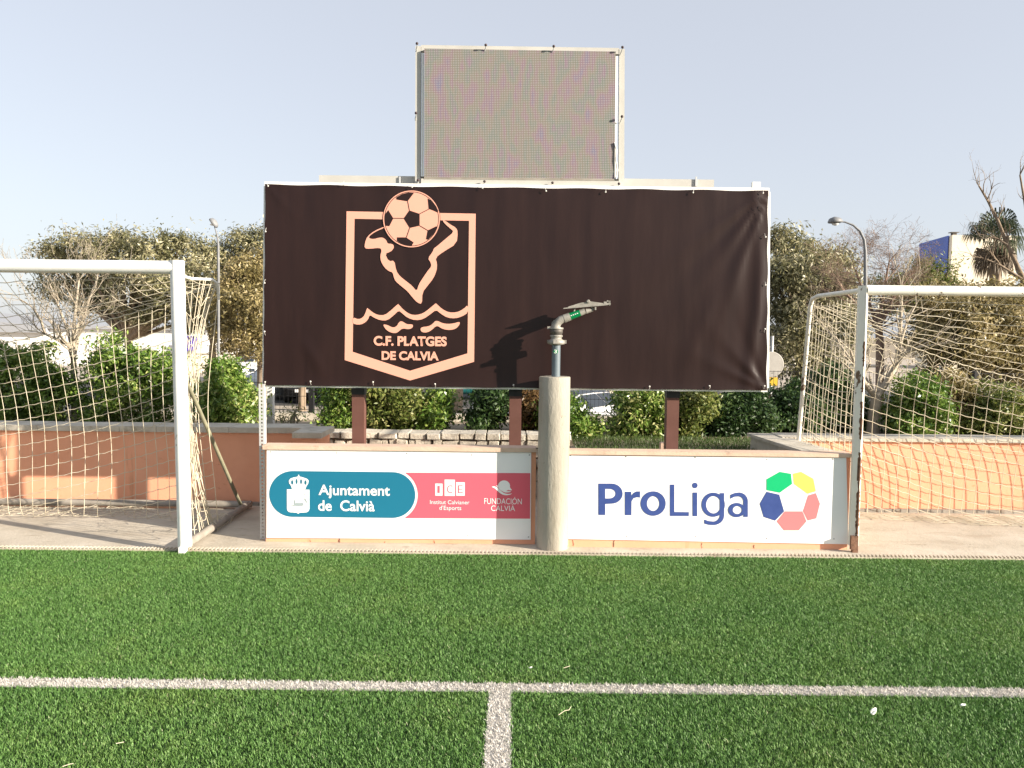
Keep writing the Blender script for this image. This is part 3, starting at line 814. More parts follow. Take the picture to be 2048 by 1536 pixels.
# frame behind the vinyl
def bar(mb, p, q, Y0, Y1, half):
    """box section between two photo points"""
    a, b = at(*p, Y0), at(*q, Y0)
    d = (b - a).normalized(); n = Vector((-d.z, 0, d.x)) * half
    f = [a - n, b - n, b + n, a + n]
    bk = [Vector((v.x, Y1, v.z)) for v in f]
    mb.hexa(f + bk)
fr = MB()
bar(fr, (529, 370.5), (1539, 383), YBN + .012, YBN + .052, .026)
bar(fr, (527, 768), (1535, 778), YBN + .013, YBN + .053, .022)
bar(fr, (531, 372), (528, 770), YBN + .014, YBN + .050, .013)
bar(fr, (1536, 384), (1533.5, 776), YBN + .015, YBN + .051, .018)
for px in (716, 1032, 1346):
    bar(fr, (px, 385), (px, 765), YBN + .016, YBN + .049, .02)
fr.build('frame', M['white_paint'], bl)
tp = MB()
c = at(1512, 372, YBN + .03)
tp.box(c.x - .03, c.x + .03, YBN + .014, YBN + .05, c.z - .015, c.z + .027)
tp.build('frame_bracket', M['white_paint'], bl)
bar_ = MB(); bar(bar_, (638, 360), (1428, 369), 6.08, 6.14, .036); bar_.build('rear_beam', M['frame_white'], bl)
for px in (800, 1392):
    c = at(px, 363, 6.075)
    MB().box(c.x - .006, c.x + .006, 6.068, 6.079, c.z - .035, c.z + .035).build('beam_strap', M['steel'], bl)
for x0, x1 in ((705, 727), (1023, 1038), (1334, 1357)):
    a, b = at(x0, 840, 6.06).x, at(x1, 840, 6.06).x
    w = .092
    pm = MB().box((a + b) / 2 - w / 2, (a + b) / 2 + w / 2, 6.06, 6.06 + w, -.1, at(716, 372, 6.06).z)
    o = pm.build('post', M['brown_post'], bl)
    MB().box((a + b) / 2 - w / 2 - .004, (a + b) / 2 + w / 2 + .004, 6.056, 6.06 + w + .004, at(716, 789, 6.06).z, at(716, 760, 6.06).z).build('post_shade_band', M['black'], o)  # black band stands in for the banner's shade at the top of the post

# perforated upright at the left end
t = thing('slotted_post', 'galvanised perforated angle post at the left end of the billboard', 'post', (at(526, 1075, 5.93).x, 5.93, 0))
xa, xb = at(519.5, 1000, 5.93).x, at(530.5, 1000, 5.93).x
zt = at(527, 768, 5.93).z
xm = (xa + xb) / 2
m_ = MB()
z = 0.0; hw = .007
# the face is built of two stiles and short rungs, leaving real holes
m_.box(xa, xm - hw, 5.93, 5.934, 0, zt); m_.box(xm + hw, xb, 5.93, 5.934, 0, zt)
while z < zt - .03:
    m_.box(xm - hw, xm + hw, 5.93, 5.934, z, z + .014); z += .027
m_.build('front_flange', M['steel'], t)
MB().box(xb - .004, xb, 5.9342, 5.975, 0, zt).build('side_flange', M['steel'], t)

# ------------------------------------------------------------------ LED screen
YS = 6.00
sc = thing('led_screen', 'grey dot matrix screen in a pale tube frame standing above the banner', 'screen', (at(1039, 357, YS).x, YS, at(1039, 357, YS).z))
panel(sc, [(848, 355.5), (1229, 359), (1231.5, 103), (848.5, 97)], YS - .005, YS + .09, M['led'], 'screen_face')
ed = MB(); bar(ed, (848, 356.2), (1229, 359.6), YS - .012, YS + .088, .007); ed.build('screen_sill', M['old_tube'], sc)
fr = MB()
bar(fr, (836.5, 92), (835.5, 366), YS + .02, YS + .065, .020)
fr.build('frame_upright', M['frame_white'], sc)
fr = MB()
bar(fr, (1244, 98), (1243, 372), YS + .02, YS + .065, .020)
fr.build('frame_upright', M['frame_white'], sc)
fr = MB()
bar(fr, (842.5, 96), (1238, 102), YS + .022, YS + .063, .022)
fr.build('frame_top', M['frame_white'], sc)
fr = MB()
bar(fr, (842, 362.5), (1237, 367.5), YS - .01, YS + .060, .020)
fr.build('frame_bottom', M['frame_white'], sc)
fr = MB()
bar(fr, (845.4, 106), (844.6, 353), YS + .006, YS + .03, .0065)
fr.build('side_strip', M['white_paint'], sc)
fr = MB()
bar(fr, (1233.4, 112), (1231.4, 355), YS + .006, YS + .03, .0075)
fr.build('side_strip', M['white_paint'], sc)
for px, py in [(834, 87), (971.5, 90), (1107.5, 92.5), (1245, 94.5), (832, 226), (1244, 233), (836, 360.5), (969, 363), (1105, 365.5), (1238, 367.5)]:
    c = at(px, py, YS - .035); e = MB()
    e.tube([Vector((c.x - .012, YS + .03, c.z - .038)), Vector((c.x - .008, YS - .008, c.z - .03)), Vector((c.x, YS - .02, c.z - .012)), c], .0038, 6)
    eb = e.build('hook_stem', M['steel'], sc)
    MB().lathe(c, [(.003, -.010), (.0085, -.006), (.0105, 0), (.0085, .006), (.003, .010)], 12, 'Y').build('hook_tip', M['bolt'], eb)
cb = MB(); pp = [at(x, y, YS - .012) for x, y in [(1229, 285), (1233, 300), (1232, 320), (1235, 340), (1232, 358)]]
cb.tube(pp, .006, 6); cb.build('cable', M['steel'], sc)

# ------------------------------------------------------------------ concrete pillar and rain gun
YP = 5.79
cx = at(1106, 1000, YP).x
zt = at(1106, 753, YP).z
t = thing('concrete_pillar', 'round bare concrete pillar between the two white boards', 'pillar', (cx, YP, 0))
MB().lathe((cx, YP, 0), [(.116, -.1), (.1155, .3), (.1145, .8), (.113, zt - .006), (.109, zt)], 48).build('column', M['pillar'], t)
sp = thing('rain_gun', 'grey sprinkler gun with green stickers on top of the concrete pillar', 'sprinkler', (at(1112, 750, YP).x, YP, zt))
px_ = lambda x, y: at(x, y, YP)
rc = px_(1111.5, 752)
def zz(y): return px_(1112, y).z
MB().lathe((rc.x, YP, 0), [(.031, zt - .03), (.031, zz(689))], 24).build('riser_pipe', M['pvc'], sp)
MB().lathe((rc.x, YP, 0), [(.036, zz(690)), (.060, zz(688)), (.062, zz(685)), (.060, zz(681)), (.045, zz(679)), (.036, zz(676)), (.046, zz(673)), (.047, zz(671)), (.034, zz(669.5))], 28).build('lower_flange', M['alu'], sp)
for a in (20, 140, 260):
    x, y = rc.x + .066 * math.cos(R(a)), YP + .066 * math.sin(R(a))
    MB().box(x - .013, x + .013, y - .012, y + .012, zz(687), zz(680)).build('flange_lug', M['alu'], sp)
MB().lathe((rc.x, YP, 0), [(.040, zz(670)), (.043, zz(669)), (.043, zz(666.5)), (.046, zz(666)), (.046, zz(659)), (.043, zz(658.5))], 28).build('swivel_bearing', M['dark_metal'], sp)
fl = MB()
fl.lathe((rc.x, YP, 0), [(.050, zz(658.5)), (.052, zz(657)), (.050, zz(655))], 28)
c = px_(1098, 656); fl.box(c.x - .012, c.x + .03, YP - .014, YP + .014, zz(658.2), zz(653))
fl.build('upper_flange', M['alu'], sp)
el = MB()
el.tube([px_(1112, 657), px_(1113, 650), px_(1116.5, 644), px_(1122, 639.5), px_(1129, 637)], [.036, .030, .029, .029, .029], 16)
el.tube([px_(1128, 637.5), px_(1140, 633)], [.031, .029], 16)
el.build('elbow', M['alu'], sp)
MB().tube([px_(1139, 633.3), px_(1160, 625.6)], [.027, .0245], 16).build('barrel_sticker', M['sticker_green'], sp)
w = MB()
for k in range(4):
    a = px_(1142 + k * 4, 631.5 - k * 1.5); w.box(a.x - .004, a.x + .005, YP - .029, YP - .026, a.z - .002, a.z + .003)
w.build('sticker_writing', M['print_white'], sp)
MB().tube([px_(1160, 625.6), px_(1170, 621.8)], [.024, .022], 16).build('barrel', M['alu'], sp)
MB().tube([px_(1172, 622.5), px_(1186, 620)], [.020, .010], 14).build('nozzle', M['alu'], sp)
s_ = MB().lathe((0, 0, 0), [(.016, 0), (.016, .0015)], 18, 'Y')
dc = px_(1111, 703)
MB().lathe((dc.x, YP - .0325, dc.z), [(.016, .004), (.016, 0), (.015, -.0006)], 18, 'Y').build('pipe_sticker', M['sticker_green'], sp)
lettering('3', (1108.3, 699.5, 1113.7, 706.5), lambda x, y: (x, y), YP - .0338, M['print_white'], sp, 0)
# drive arm: a flat sloping counterweighted beam with a raised web
arm = MB()
lo = [px_(1126, 618), px_(1210, 611), px_(1221, 609), px_(1220, 606.5), px_(1208, 607.5), px_(1127, 616)]
for l, yy in ((lo, YP - .03),):
    f = [Vector((p.x, YP - .028, p.z)) for p in l]; b = [Vector((p.x, YP + .028, p.z)) for p in l]
    n = len(f)
    arm.add(f + b, [tuple(range(n)), tuple(range(2 * n - 1, n - 1, -1))] + [(i, i + n, (i + 1) % n + n, (i + 1) % n) for i in range(n)])
web = [px_(1135, 616), px_(1136, 613.5), px_(1160, 606), px_(1173, 604), px_(1178, 602.5), px_(1206, 606.5), px_(1207, 608.5)]
for yy in (-.020, .014):
    f = [Vector((p.x, YP + yy, p.z)) for p in web]; b = [Vector((p.x, YP + yy + .006, p.z)) for p in web]
    n = len(f)
    arm.add(f + b, [tuple(range(n)), tuple(range(2 * n - 1, n - 1, -1))] + [(i, i + n, (i + 1) % n + n, (i + 1) % n) for i in range(n)])
arm.build('drive_arm', M['alu'], sp)
pv_ = MB(); c = px_(1176, 603)
pv_.lathe((c.x, YP, c.z), [(.009, -.03), (.013, -.024), (.013, .024), (.009, .03)], 14, 'Y')
pv_.build('arm_pivot', M['alu'], sp)
for (x0, y0, x1, y1) in [(1207, 603.5, 1217, 609), (1213, 601, 1216.5, 606), (1218, 601.5, 1220, 611), (1189, 614, 1192, 620)]:
    a, b = px_(x0, y1), px_(x1, y0)
    MB().box(a.x, b.x, YP - .022, YP + .02, a.z, b.z).build('deflector', M['alu'], sp)
sg = MB(); a, b = px_(1188, 619), px_(1180, 612)
sg.tube([a, b], .006, 8); sg.build('arm_bracket', M['alu'], sp)
MB().tube([px_(1146, 628), px_(1150, 616)], .007, 8).build('arm_bracket', M['alu'], sp)
ch = MB(); ch.tube([px_(1103, 655), px_(1104.5, 646), px_(1108, 641), px_(1112, 640)], .0035, 6); ch.build('trip_spring', M['alu'], sp)

# ------------------------------------------------------------------ goals
def wob(n, amp, step=1.0):
    """smooth random wobble of n samples"""
    k = max(3, int(n / 4))
    c = rng.normal(0, amp, k)
    return np.interp(np.linspace(0, k - 1, n), np.arange(k), c)

def goal(label, xin, side, yf, zc, post_r, ytip, ztip, sag, ybot, cell, rows, shape, mats, foot, lean=0.0):
    """xin = x of the inner post (next to the billboard), side = -1 goal runs left, +1 runs right"""
    xo = xin + side * 6.0
    t = thing('football_goal', label, 'goal', (xin, yf, 0))
    for x in (xin, xo):
        pm = MB()
        if shape == 'round':
            pm.tube([(x + lean, yf, .045), (x, yf, zc - .02)], post_r, 20)
            pm.tube([(x, yf, zc - .02), (x, yf, zc + post_r)], post_r, 20)
        else:
            b = bmesh.new()
            hw = post_r
            pts = [(-hw, hw * .1), (hw * .25, -hw), (hw, -hw * .1), (hw, hw), (-hw, hw)]
            n = len(pts)
            vs = [(x + p[0], yf + p[1], z) for z in (.05, zc + post_r) for p in pts]
            pm.add(vs, [tuple(range(n - 1, -1, -1)), tuple(range(n, 2 * n))] + [(i, (i + 1) % n, (i + 1) % n + n, i + n) for i in range(n)])
            b.free()
        o = pm.build('goal_post', M[mats[0]], t)
        if shape != 'round':
            # flaked paint: ragged bare patches standing just off the corner of the post
            fl_ = MB(); z = .06
            while z < 1.55:
                h = random.uniform(.03, .12)
                w_ = random.uniform(.006, .028) * (1.3 if z < .75 else .7)
                if random.random() < (.95 if z < .8 else .55):
                    k = 6
                    # on the shaded face, running out from the corner
                    q0 = Vector((x + hw * .25, yf - hw, 0)); dA = Vector((-1.25, 1.1, 0)).normalized(); nA = Vector((-.66, -.75, 0)) * .0012
                    dB = Vector((.75, .9, 0)).normalized(); nB = Vector((.77, -.64, 0)) * .0012
                    for dd, nn, lim in ((dA, nA, .018), (dB, nB, .034)):
                        w2 = [min(lim, max(.002, w_ * random.uniform(.4, 1.3))) for q in range(k + 1)]
                        lft = [q0 + nn + Vector((0, 0, z + h * q / k)) for q in range(k + 1)]
                        rgt = [q0 + nn + dd * w2[q] + Vector((0, 0, z + h * q / k)) for q in range(k + 1)]
                        fl_.add(lft + rgt, [(q, q + k + 1, q + k + 2, q + 1) for q in range(k)])
                z += h * random.uniform(.7, 1.1)
            fl_.build('bare_patch', M['rust'], o)
            rb = MB().box(x - hw - .006, x + hw * .5, yf - hw - .004, yf - hw * .4, .03, .13)
            rb.build('rust_bracket', M['rust'], o)
        fm = MB().box(x + lean - .022, x + lean + .018, yf - .03 - foot, yf + .0, .004, .05)
        fm.build('foot', M[mats[3]], o)
    MB().tube([(min(xin, xo) + (post_r * .5), yf, zc), (max(xin, xo) - post_r * .5, yf, zc)], post_r * (.98 if shape == 'round' else 1.16), 20).build('crossbar', M[mats[0]], t)
    for x in (xin, xo):
        if shape == 'round':
            MB().tube([(x, yf + .03, zc - .05), (x, yf + .25, zc - .06), (x, ytip - .12, ztip - .01), (x, ytip - .03, ztip - .03), (x, ytip, ztip - .07), (x, ytip + .01, ztip - .16)], .011, 10).build('net_arm', M['white_paint'], t)
            MB().tube([(x + lean, yf - .0, .05), (x + lean, yf + 1.36, .05)], .03, 12).build('ground_bar', M[mats[1]], t)
            MB().tube([(x, yf + .03, 1.20), (x, yf + .14, 1.18), (x, yf + .25, 1.08), (x, yf + 1.24, .06)], .015, 10).build('brace', M[mats[2]], t)
        else:
            MB().tube([(x, yf, zc), (x, ytip - .15, ztip + .03), (x, ytip - .03, ztip + .01), (x, ytip + .015, ztip - .05), (x, ytip + .28, .0)], .018, 12).build('rear_frame', M[mats[1]], t)
    if shape == 'round':
        MB().tube([(xin - side * .05, yf + 1.36, .05), (xo + side * .05, yf + 1.36, .05)], .03, 12).build('ground_bar', M[mats[1]], t)
    # ---- net
    net = MB(); cr = .0026
    nx = int(6.0 / cell)
    X = [xin + side * 6.0 * i / nx for i in range(nx + 1)]
    def zback(x):
        u = abs(x - xin) / 6.0
        return ztip - .03 - sag * 4 * u * (1 - u)
    nz_x = wob(nx + 1, .010); nz_y = wob(nx + 1, .02)
    def hem_y(g):            # rear edge of a side panel: falls in towards the post, then out to the ground bar
        return ytip - .27 * math.sin(math.pi * min(1, g * .86)) ** .8
    def back_pt(i, s):
        x = X[i]; z0 = zback(x)
        z = z0 - s
        dy = (ybot - ytip) / (ztip)
        uu = min(1, min(i, nx - i) / 8.0) ** .7 if shape == 'round' else 1.0
        g = min(1, max(0, s / z0))
        ym = ytip + s * dy + .05 * math.sin(g * math.pi)
        y = ym * uu + hem_y(g) * (1 - uu) + nz_y[i] * min(1, s * 2)
        if z < .014:
            e = .014 - z
            y = (ytip + z0 * dy) * uu + hem_y(1) * (1 - uu) + e * (.75 * uu if shape == 'round' else -.5) + .02 * math.sin(i * 1.7)
            z = .014 + .006 * (1 + math.sin(i * 2.3 + s * 9))
        return Vector((x + nz_x[i] * (1 + s) + .012 * math.sin(s * 5 + i * .3), y, z))
    for i in range(nx + 1):          # verticals of the back and roof
        net.tube([back_pt(i, cell * k) for k in range(rows + 1)], cr, 4, False)
        zb_ = zback(X[i]); top = Vector((X[i], yf + .02, zc - .02)); end = back_pt(i, 0)
        nseg = 7
        net.tube([top.lerp(end, k / nseg) - Vector((0, 0, .05 * math.sin(math.pi * k / nseg))) for k in range(nseg + 1)], cr, 4, False)
    for k in range(rows + 1):
        pts = []
        for i in range(nx + 1):
            p = back_pt(i, cell * k); pts.append(p)
            if i < nx:
                q = back_pt(i + 1, cell * k); pts.append((p + q) / 2 - Vector((0, 0, .007 if p.z > .1 else 0)))
        net.tube(pts, cr * (1.5 if k == 0 else 1), 4, False)
    nr = max(3, int((ytip - yf) / cell))
    for k in range(1, nr):           # roof rows
        pts = []
        for i in range(nx + 1):
            top = Vector((X[i], yf + .02, zc - .02)); end = back_pt(i, 0)
            pts.append(top.lerp(end, k / nr) - Vector((0, 0, .05 * math.sin(math.pi * k / nr) + .008 * math.sin(i * 2.1 + k))))
        net.tube(pts, cr, 4, False)
    # slack loops gathered along the rear rope
    for rep in range(1 if shape == 'round' else 3):
        pts = []
        for i in range(nx * 2 + 1):
            x = xin + side * 6.0 * i / (nx * 2)
            ii = min(nx, i // 2)
            p = back_pt(ii, 0)
            pts.append(Vector((x, p.y + rng.normal(0, .012), zback(x) - .045 - .05 * rep * (shape != 'round') + ((.012 if i % 2 else -.012) if shape == 'round' else (.03 if i % 2 else -.02)) * rng.uniform(.2, 1.4) + rng.normal(0, .008))))
        net.tube(pts, cr, 4, False)
    # side panels
    for x in (xin, xo):
        if shape == 'round':
            nv = 9
            cols = []
            for j in range(nv + 1):
                f = j / nv
                pts = []
                nw = wob(14, .012)
                for k in range(14):
                    g = k / 13
                    y = (yf + .05 + .06 * g) * (1 - f) + hem_y(g) * f
                    za = (zc - .02) * (1 - f) + (ztip - .03) * f
                    z = za * (1 - g) + .03 * g
                    xx = x + side * (.0 + .10 * math.sin(math.pi * g) * f) + nw[k] * 1.3
                    pts.append(Vector((xx, y + nw[13 - k] * .8, z)))
                cols.append(pts)
                net.tube(pts, cr * (1.3 if j == nv else 1), 4, False)
            for k in range(1, 13):
                net.tube([cols[j][k] - Vector((0, 0, .05 * math.sin(j * 1.3 + k) + .02)) for j in range(nv + 1)], cr, 4, False)
                if k < 12: net.tube([cols[j][min(13, k + j // 3)] - Vector((side * .01, 0, .03 * math.sin(j * 2.1 + k))) for j in range(nv + 1)], cr, 4, False)
            for j in range(4):       # gathered hem along the rear edge
                nw = wob(16, .016)
                net.tube([Vector((x + side * (.02 + .11 * math.sin(math.pi * g / 15)) + nw[g], hem_y(g / 15) + .01 * j + nw[15 - g], (ztip - .05) * (1 - g / 15) + .02)) for g in range(16)], cr * 1.1, 4, False)
            for j in range(10):      # net end slung round the ground bar
                y0 = yf + .50 + .035 * j
                rr_ = .042
                net.tube([Vector((x + rr_ * math.cos(a) + random.uniform(-.012, .012), y0 + a * .012, .05 + rr_ * math.sin(a) - (.02 if math.sin(a) < 0 else 0))) for a in [q * .7 for q in range(10)]], cr, 4, False)
            for j in range(7):
                net.tube([Vector((x + random.uniform(-.10, .02), yf + random.uniform(.42, .72), .02 + .03 * random.random())) for q in range(4)], cr, 4, False)
        else:
            nv = 12
            cols = []
            for j in range(nv + 1):
                f = j / nv
                nw = wob(22, .006)
                pts = []
                for k in range(22):
                    g = k / 21
                    ya = yf + .04 + (ytip - yf - .04) * f; yb2 = yf + .06 + (ytip + .27 - yf - .06) * f
                    za = (zc - .01) * (1 - f) + (ztip - .02) * f - .03 * math.sin(math.pi * f)
                    pts.append(Vector((x + nw[k], ya * (1 - g) + yb2 * g + nw[21 - k], za * (1 - g) + .02 * g)))
                cols.append(pts); net.tube(pts, cr, 4, False)
            for k in range(1, 21):
                net.tube([cols[j][k] - Vector((0, 0, .10 * (1 - j / nv) + .03 * math.sin(math.pi * j / nv))) for j in range(nv + 1) if cols[j][k].z > .2], cr, 4, False)
    net.build('net', M['cord'], t)
    return t

xl = at(354.5, 535, 5.57).x
lean = at(370, 1098, 5.57).x - xl
goal('round white football goal with drooping net standing left of the billboard', xl, -1, 5.57, 2.00, .0475, 6.33, 1.97, .60, 6.56, .105, 20, 'round', ('goal_white', 'old_tube', 'strut_green', 'goal_white'), .03, lean)
goal('old football goal with peeling rusty paint and net standing right of the billboard', at(1727, 600, 5.75).x, 1, 5.75, 1.905, .031, 6.76, 1.87, .72, 7.02, .105, 19, 'square', ('goal_peel', 'goal_peel', 'goal_peel', 'rust'), .0)

# ------------------------------------------------------------------ vegetation builders
def leaf_cloud(name, P, L, Wd, m, parent, droop=0.0, bias=0.0):
    """P (n,3) leaf bases, or (points, outward directions); each leaf a small rhombus, its face turned outward by bias"""
    O = None
    if isinstance(P, tuple): P, O = P
    n = len(P)
    d = rng.normal(0, 1, (n, 3)); d[:, 2] -= droop
    if O is not None and bias:
        nn = rng.normal(0, 1, (n, 3)); nn /= np.linalg.norm(nn, axis=1)[:, None]
        nn = nn + O * bias; nn /= np.linalg.norm(nn, axis=1)[:, None]
        d = d - nn * (d * nn).sum(1)[:, None]
        d /= np.linalg.norm(d, axis=1)[:, None]
        sd = np.cross(d, nn)
    else:
        d /= np.linalg.norm(d, axis=1)[:, None]
        r = rng.normal(0, 1, (n, 3))
        sd = np.cross(d, r); sd /= np.linalg.norm(sd, axis=1)[:, None]
        nn = np.cross(d, sd)
    l = (L * rng.uniform(.6, 1.3, n))[:, None]; w = (Wd * rng.uniform(.6, 1.3, n))[:, None] / 2
    up = nn * l * .08
    V = np.stack([P, P + d * l * .5 + sd * w + up, P + d * l, P + d * l * .5 - sd * w + up], 1).reshape(-1, 3)
    F = np.arange(n * 4).reshape(n, 4)
    return np_mesh(name, V, F, m, parent)

def blob_points(c, r, n, clumps, sig, shell=.55):
    """points (and outward directions) in clumps spread through an ellipsoid, denser to the outside"""
    u = rng.normal(0, 1, (clumps, 3)); u /= np.linalg.norm(u, axis=1)[:, None]
    rad = shell + (1 - shell) * rng.uniform(0, 1, clumps) ** .6
    cc = np.array(c) + u * rad[:, None] * np.array(r)
    wts = rng.uniform(.3, 1.5, clumps); wts /= wts.sum()
    idx = rng.choice(clumps, n, p=wts)
    sg = sig * rng.uniform(.6, 1.4, clumps)
    off = rng.normal(0, 1, (n, 3)) * sg[idx][:, None] * np.array([1, 1, .75])
    o = off / (np.linalg.norm(off, axis=1)[:, None] + 1e-6) + u[idx] * .7 + np.array([0, 0, .35])
    o /= np.linalg.norm(o, axis=1)[:, None]
    return cc[idx] + off, o

def join_pts(L):
    return np.concatenate([q[0] for q in L]), np.concatenate([q[1] for q in L])

def px_ell(px, py, rx, ry, Y, depth=None):
    c = at(px, py, Y); s = (at(px + 1, py, Y) - c).length
    return (c.x, c.y, c.z), (rx * s, depth if depth else rx * s, ry * s), s

def shrub(name, label, blobs, Y, m, L, Wd, n, ground=.5, group=None, depth=.45, stems=4, stem_m='bark_dark', cat='bush', droop=0.0):
    """blobs in photo pixels (px, py, rx, ry)"""
    c0 = at(blobs[0][0], blobs[0][1], Y)
    t = thing(name, label, cat, (c0.x, Y, ground), group)
    area = sum(b[2] * b[3] for b in blobs); P = []
    for b in blobs:
        dd = b[4] if len(b) > 4 else depth
        c, r, s = px_ell(b[0], b[1], b[2], b[3], Y, dd)
        k = max(60, int(n * b[2] * b[3] / area))
        P.append(blob_points(c, (r[0] * .86, r[1] * .88, r[2] * .87), k, max(14, k // 85), .055, .35))
    P, O = join_pts(P); kp = P[:, 2] > ground - .02
    leaf_cloud('foliage', (P[kp], O[kp]), L, Wd, M[m], t, droop, .8)
    sm_ = MB()
    for k in range(stems):
        b = random.choice(blobs); c, r, s = px_ell(b[0], b[1], b[2], b[3], Y, depth)
        e = Vector(c) + Vector((random.uniform(-.5, .5) * r[0], random.uniform(-.4, .4) * r[1], random.uniform(0, .5) * r[2]))
        base = Vector((c[0] + random.uniform(-.4, .4) * r[0], Y + random.uniform(-.1, .1), ground - .05))
        sm_.tube([base, base.lerp(e, .5) + Vector((random.uniform(-.04, .04), 0, 0)), e], [.016, .011, .004], 6)
    sm_.build('stems', M[stem_m], t)
    return t

def grow(mb, p, d, length, rad, level, spread=.55, up=.12, kids=(3, 4), wig=.18, tips=None, ratio=.68, minr=.0016):
    n = 5
    pts = [p.copy()]; rr = [rad]
    q = p.copy(); d = d.normalized()
    for i in range(n):
        d = (d + Vector((random.gauss(0, wig), random.gauss(0, wig), random.gauss(0, wig) + up * .5))).normalized()
        q = q + d * (length / n)
        pts.append(q.copy()); rr.append(max(minr, rad * (1 - .5 * (i + 1) / n)))
    mb.tube(pts, rr, 8 if rad > .03 else (5 if rad > .008 else 3), True)
    if level <= 0:
        if tips is not None: tips.append(q)
        return
    for k in range(random.randint(*kids)):
        f = random.uniform(.35, 1.0) if k else 1.0
        i = min(n, max(1, int(round(f * n))))
        base = pts[i]
        a = Vector((random.gauss(0, 1), random.gauss(0, 1), random.gauss(0, .6)))
        nd = (d + a * spread + Vector((0, 0, up))).normalized()
        grow(mb, base, nd, length * ratio * random.uniform(.75, 1.2), rr[i] * .75, level - 1, spread, up, kids, wig, tips, ratio, minr)

def bare_tree(label, Y, stem_px, limbs, r0, ground, mat_, levels=3, group='bare winter trees', ln=.5, spread=.5, kids=(3, 4), up=.12, ratio=.68):
    """stem_px: photo points of the trunk from the ground up; limbs: list of photo polylines (with optional depth offset) that sprout twigs"""
    p0 = at(*stem_px[0], Y)
    t = thing('bare_tree', label, 'tree', (p0.x, Y, ground), group)
    tm = MB(); pts = [at(*p, Y) for p in stem_px]; pts[0].z = ground - .05
    tm.tube(pts, [r0 * (1 - .3 * i / max(1, len(pts) - 1)) for i in range(len(pts))], 12)
    tm.build('trunk', M[mat_], t)
    bm2 = MB()
    for poly, rad, dy in limbs:
        n = len(poly)
        pp = [at(*p, Y + dy * i / (n - 1)) for i, p in enumerate(poly)]
        rr = [max(.002, rad * (1 - .65 * i / (n - 1))) for i in range(n)]
        bm2.tube(pp, rr, 8)
        for i in range(n):
            for k in range(2 if i < n - 1 else 3):
                dd = (pp[min(i + 1, n - 1)] - pp[max(0, i - 1)]).normalized()
                a = Vector((random.gauss(0, 1), random.gauss(0, 1), random.gauss(.2, .6)))
                if i == 0 and k: continue
                grow(bm2, pp[i], (dd + a * spread).normalized(), ln * random.uniform(.6, 1.2), rr[i] * .6, levels - 1, spread, up, kids, .16, None, ratio)
    bm2.build('branches', M[mat_], t, False)
    return t

def leafy_tree(label, Y, trunk_px, crowns, n, m='tree_leaf', ground=-.9, r0=.16, group='evergreen street trees', L=.125, Wd=.042, depth=1.6, sig=.19, bark='bark'):
    p0 = at(*trunk_px[0], Y)
    t = thing('leafy_tree', label, 'tree', (p0.x, Y, ground), group)
    pts = [at(*p, Y) for p in trunk_px]; pts[0].z = ground - .05
    tm = MB()
    tm.tube(pts, [r0 * (1 - .35 * i / max(1, len(pts) - 1)) for i in range(len(pts))], 12)
    top = pts[-1]
    tm2 = tm
    P = []; area = sum(c[2] * c[3] for c in crowns)
    for cw in crowns:
        dy = cw[4] if len(cw) > 4 else 0
        c, r, s = px_ell(cw[0], cw[1], cw[2], cw[3], Y + dy, min(depth, cw[2] * (Y / FPX) * 1.1))
        k = int(1.0 * n * cw[2] * cw[3] / area)
        P.append(blob_points(c, (r[0] * .86, r[1] * .9, r[2] * .84), k, max(9, k // 170), sig, .5))
        for q in range(3):
            e = Vector(c) + Vector((random.uniform(-.6, .6) * r[0], random.uniform(-.5, .5) * r[1], random.uniform(-.1, .6) * r[2]))
            mid = top.lerp(e, .5) + Vector((random.uniform(-.15, .15), random.uniform(-.15, .15), random.uniform(-.05, .2)))
            tm2.tube([top, mid, e], [r0 * .45, r0 * .28, .02], 7)
    tm.build('trunk', M[bark], t)
    leaf_cloud('crown', join_pts(P), L, Wd, M[m], t, .35, 1.1)
    return t

# ------------------------------------------------------------------ hedges on the terrace
HG = 'evergreen bushes on the terrace'
def hedge(label, blobs, Y=8.5, m='hedge_leaf', n=5200, **k):
    return shrub('evergreen_bush', label, blobs, Y, m, .054, .022, int(n * 1.9), group=HG, **k)
hedge('leafy green bush behind the left goal net at the left edge of the photo', [(40, 780, 105, 95), (95, 790, 50, 75), (-60, 780, 90, 95), (70, 720, 50, 38), (20, 715, 60, 30)], 8.6, n=9000)
hedge('large green bush between the pale bare tree and the white post of the left goal', [(215, 790, 72, 82), (270, 775, 80, 92), (335, 790, 52, 88), (222, 712, 48, 46), (300, 720, 50, 40), (345, 725, 30, 35)], 8.7, n=9500)
hedge('green cone shaped bush between the left goal and the billboard', [(455, 800, 45, 60), (450, 750, 28, 40), (485, 820, 34, 38), (432, 815, 26, 45)], 8.4, n=6500)
hedge('leafy bush directly left of the left brown billboard post', [(685, 800, 34, 42), (700, 835, 26, 28), (690, 755, 26, 30), (655, 838, 12, 12)], 8.55, n=4200)
hedge('wide bush directly right of the left brown billboard post', [(765, 810, 45, 55), (815, 815, 45, 52), (740, 770, 40, 40)], 8.5, m='hedge_olive', n=6500)
hedge('narrow dark bush left of the street tree trunk under the billboard', [(880, 815, 24, 55), (862, 838, 24, 30)], 8.6, n=3600)
hedge('dark bush directly left of the middle brown billboard post', [(975, 815, 32, 50), (998, 800, 26, 55), (960, 840, 26, 26)], 8.55, m='hedge_dark', n=5200)
hedge('sparse reddish bush between the middle brown post and the concrete pillar', [(1052, 830, 22, 38), (1060, 790, 20, 30)], 8.6, m='hedge_red', n=2200)
hedge('green bush in front of the white car beside the concrete pillar', [(1148, 845, 30, 34), (1172, 862, 36, 26), (1108, 830, 36, 50), (1140, 812, 18, 20)], 8.4, n=5200)
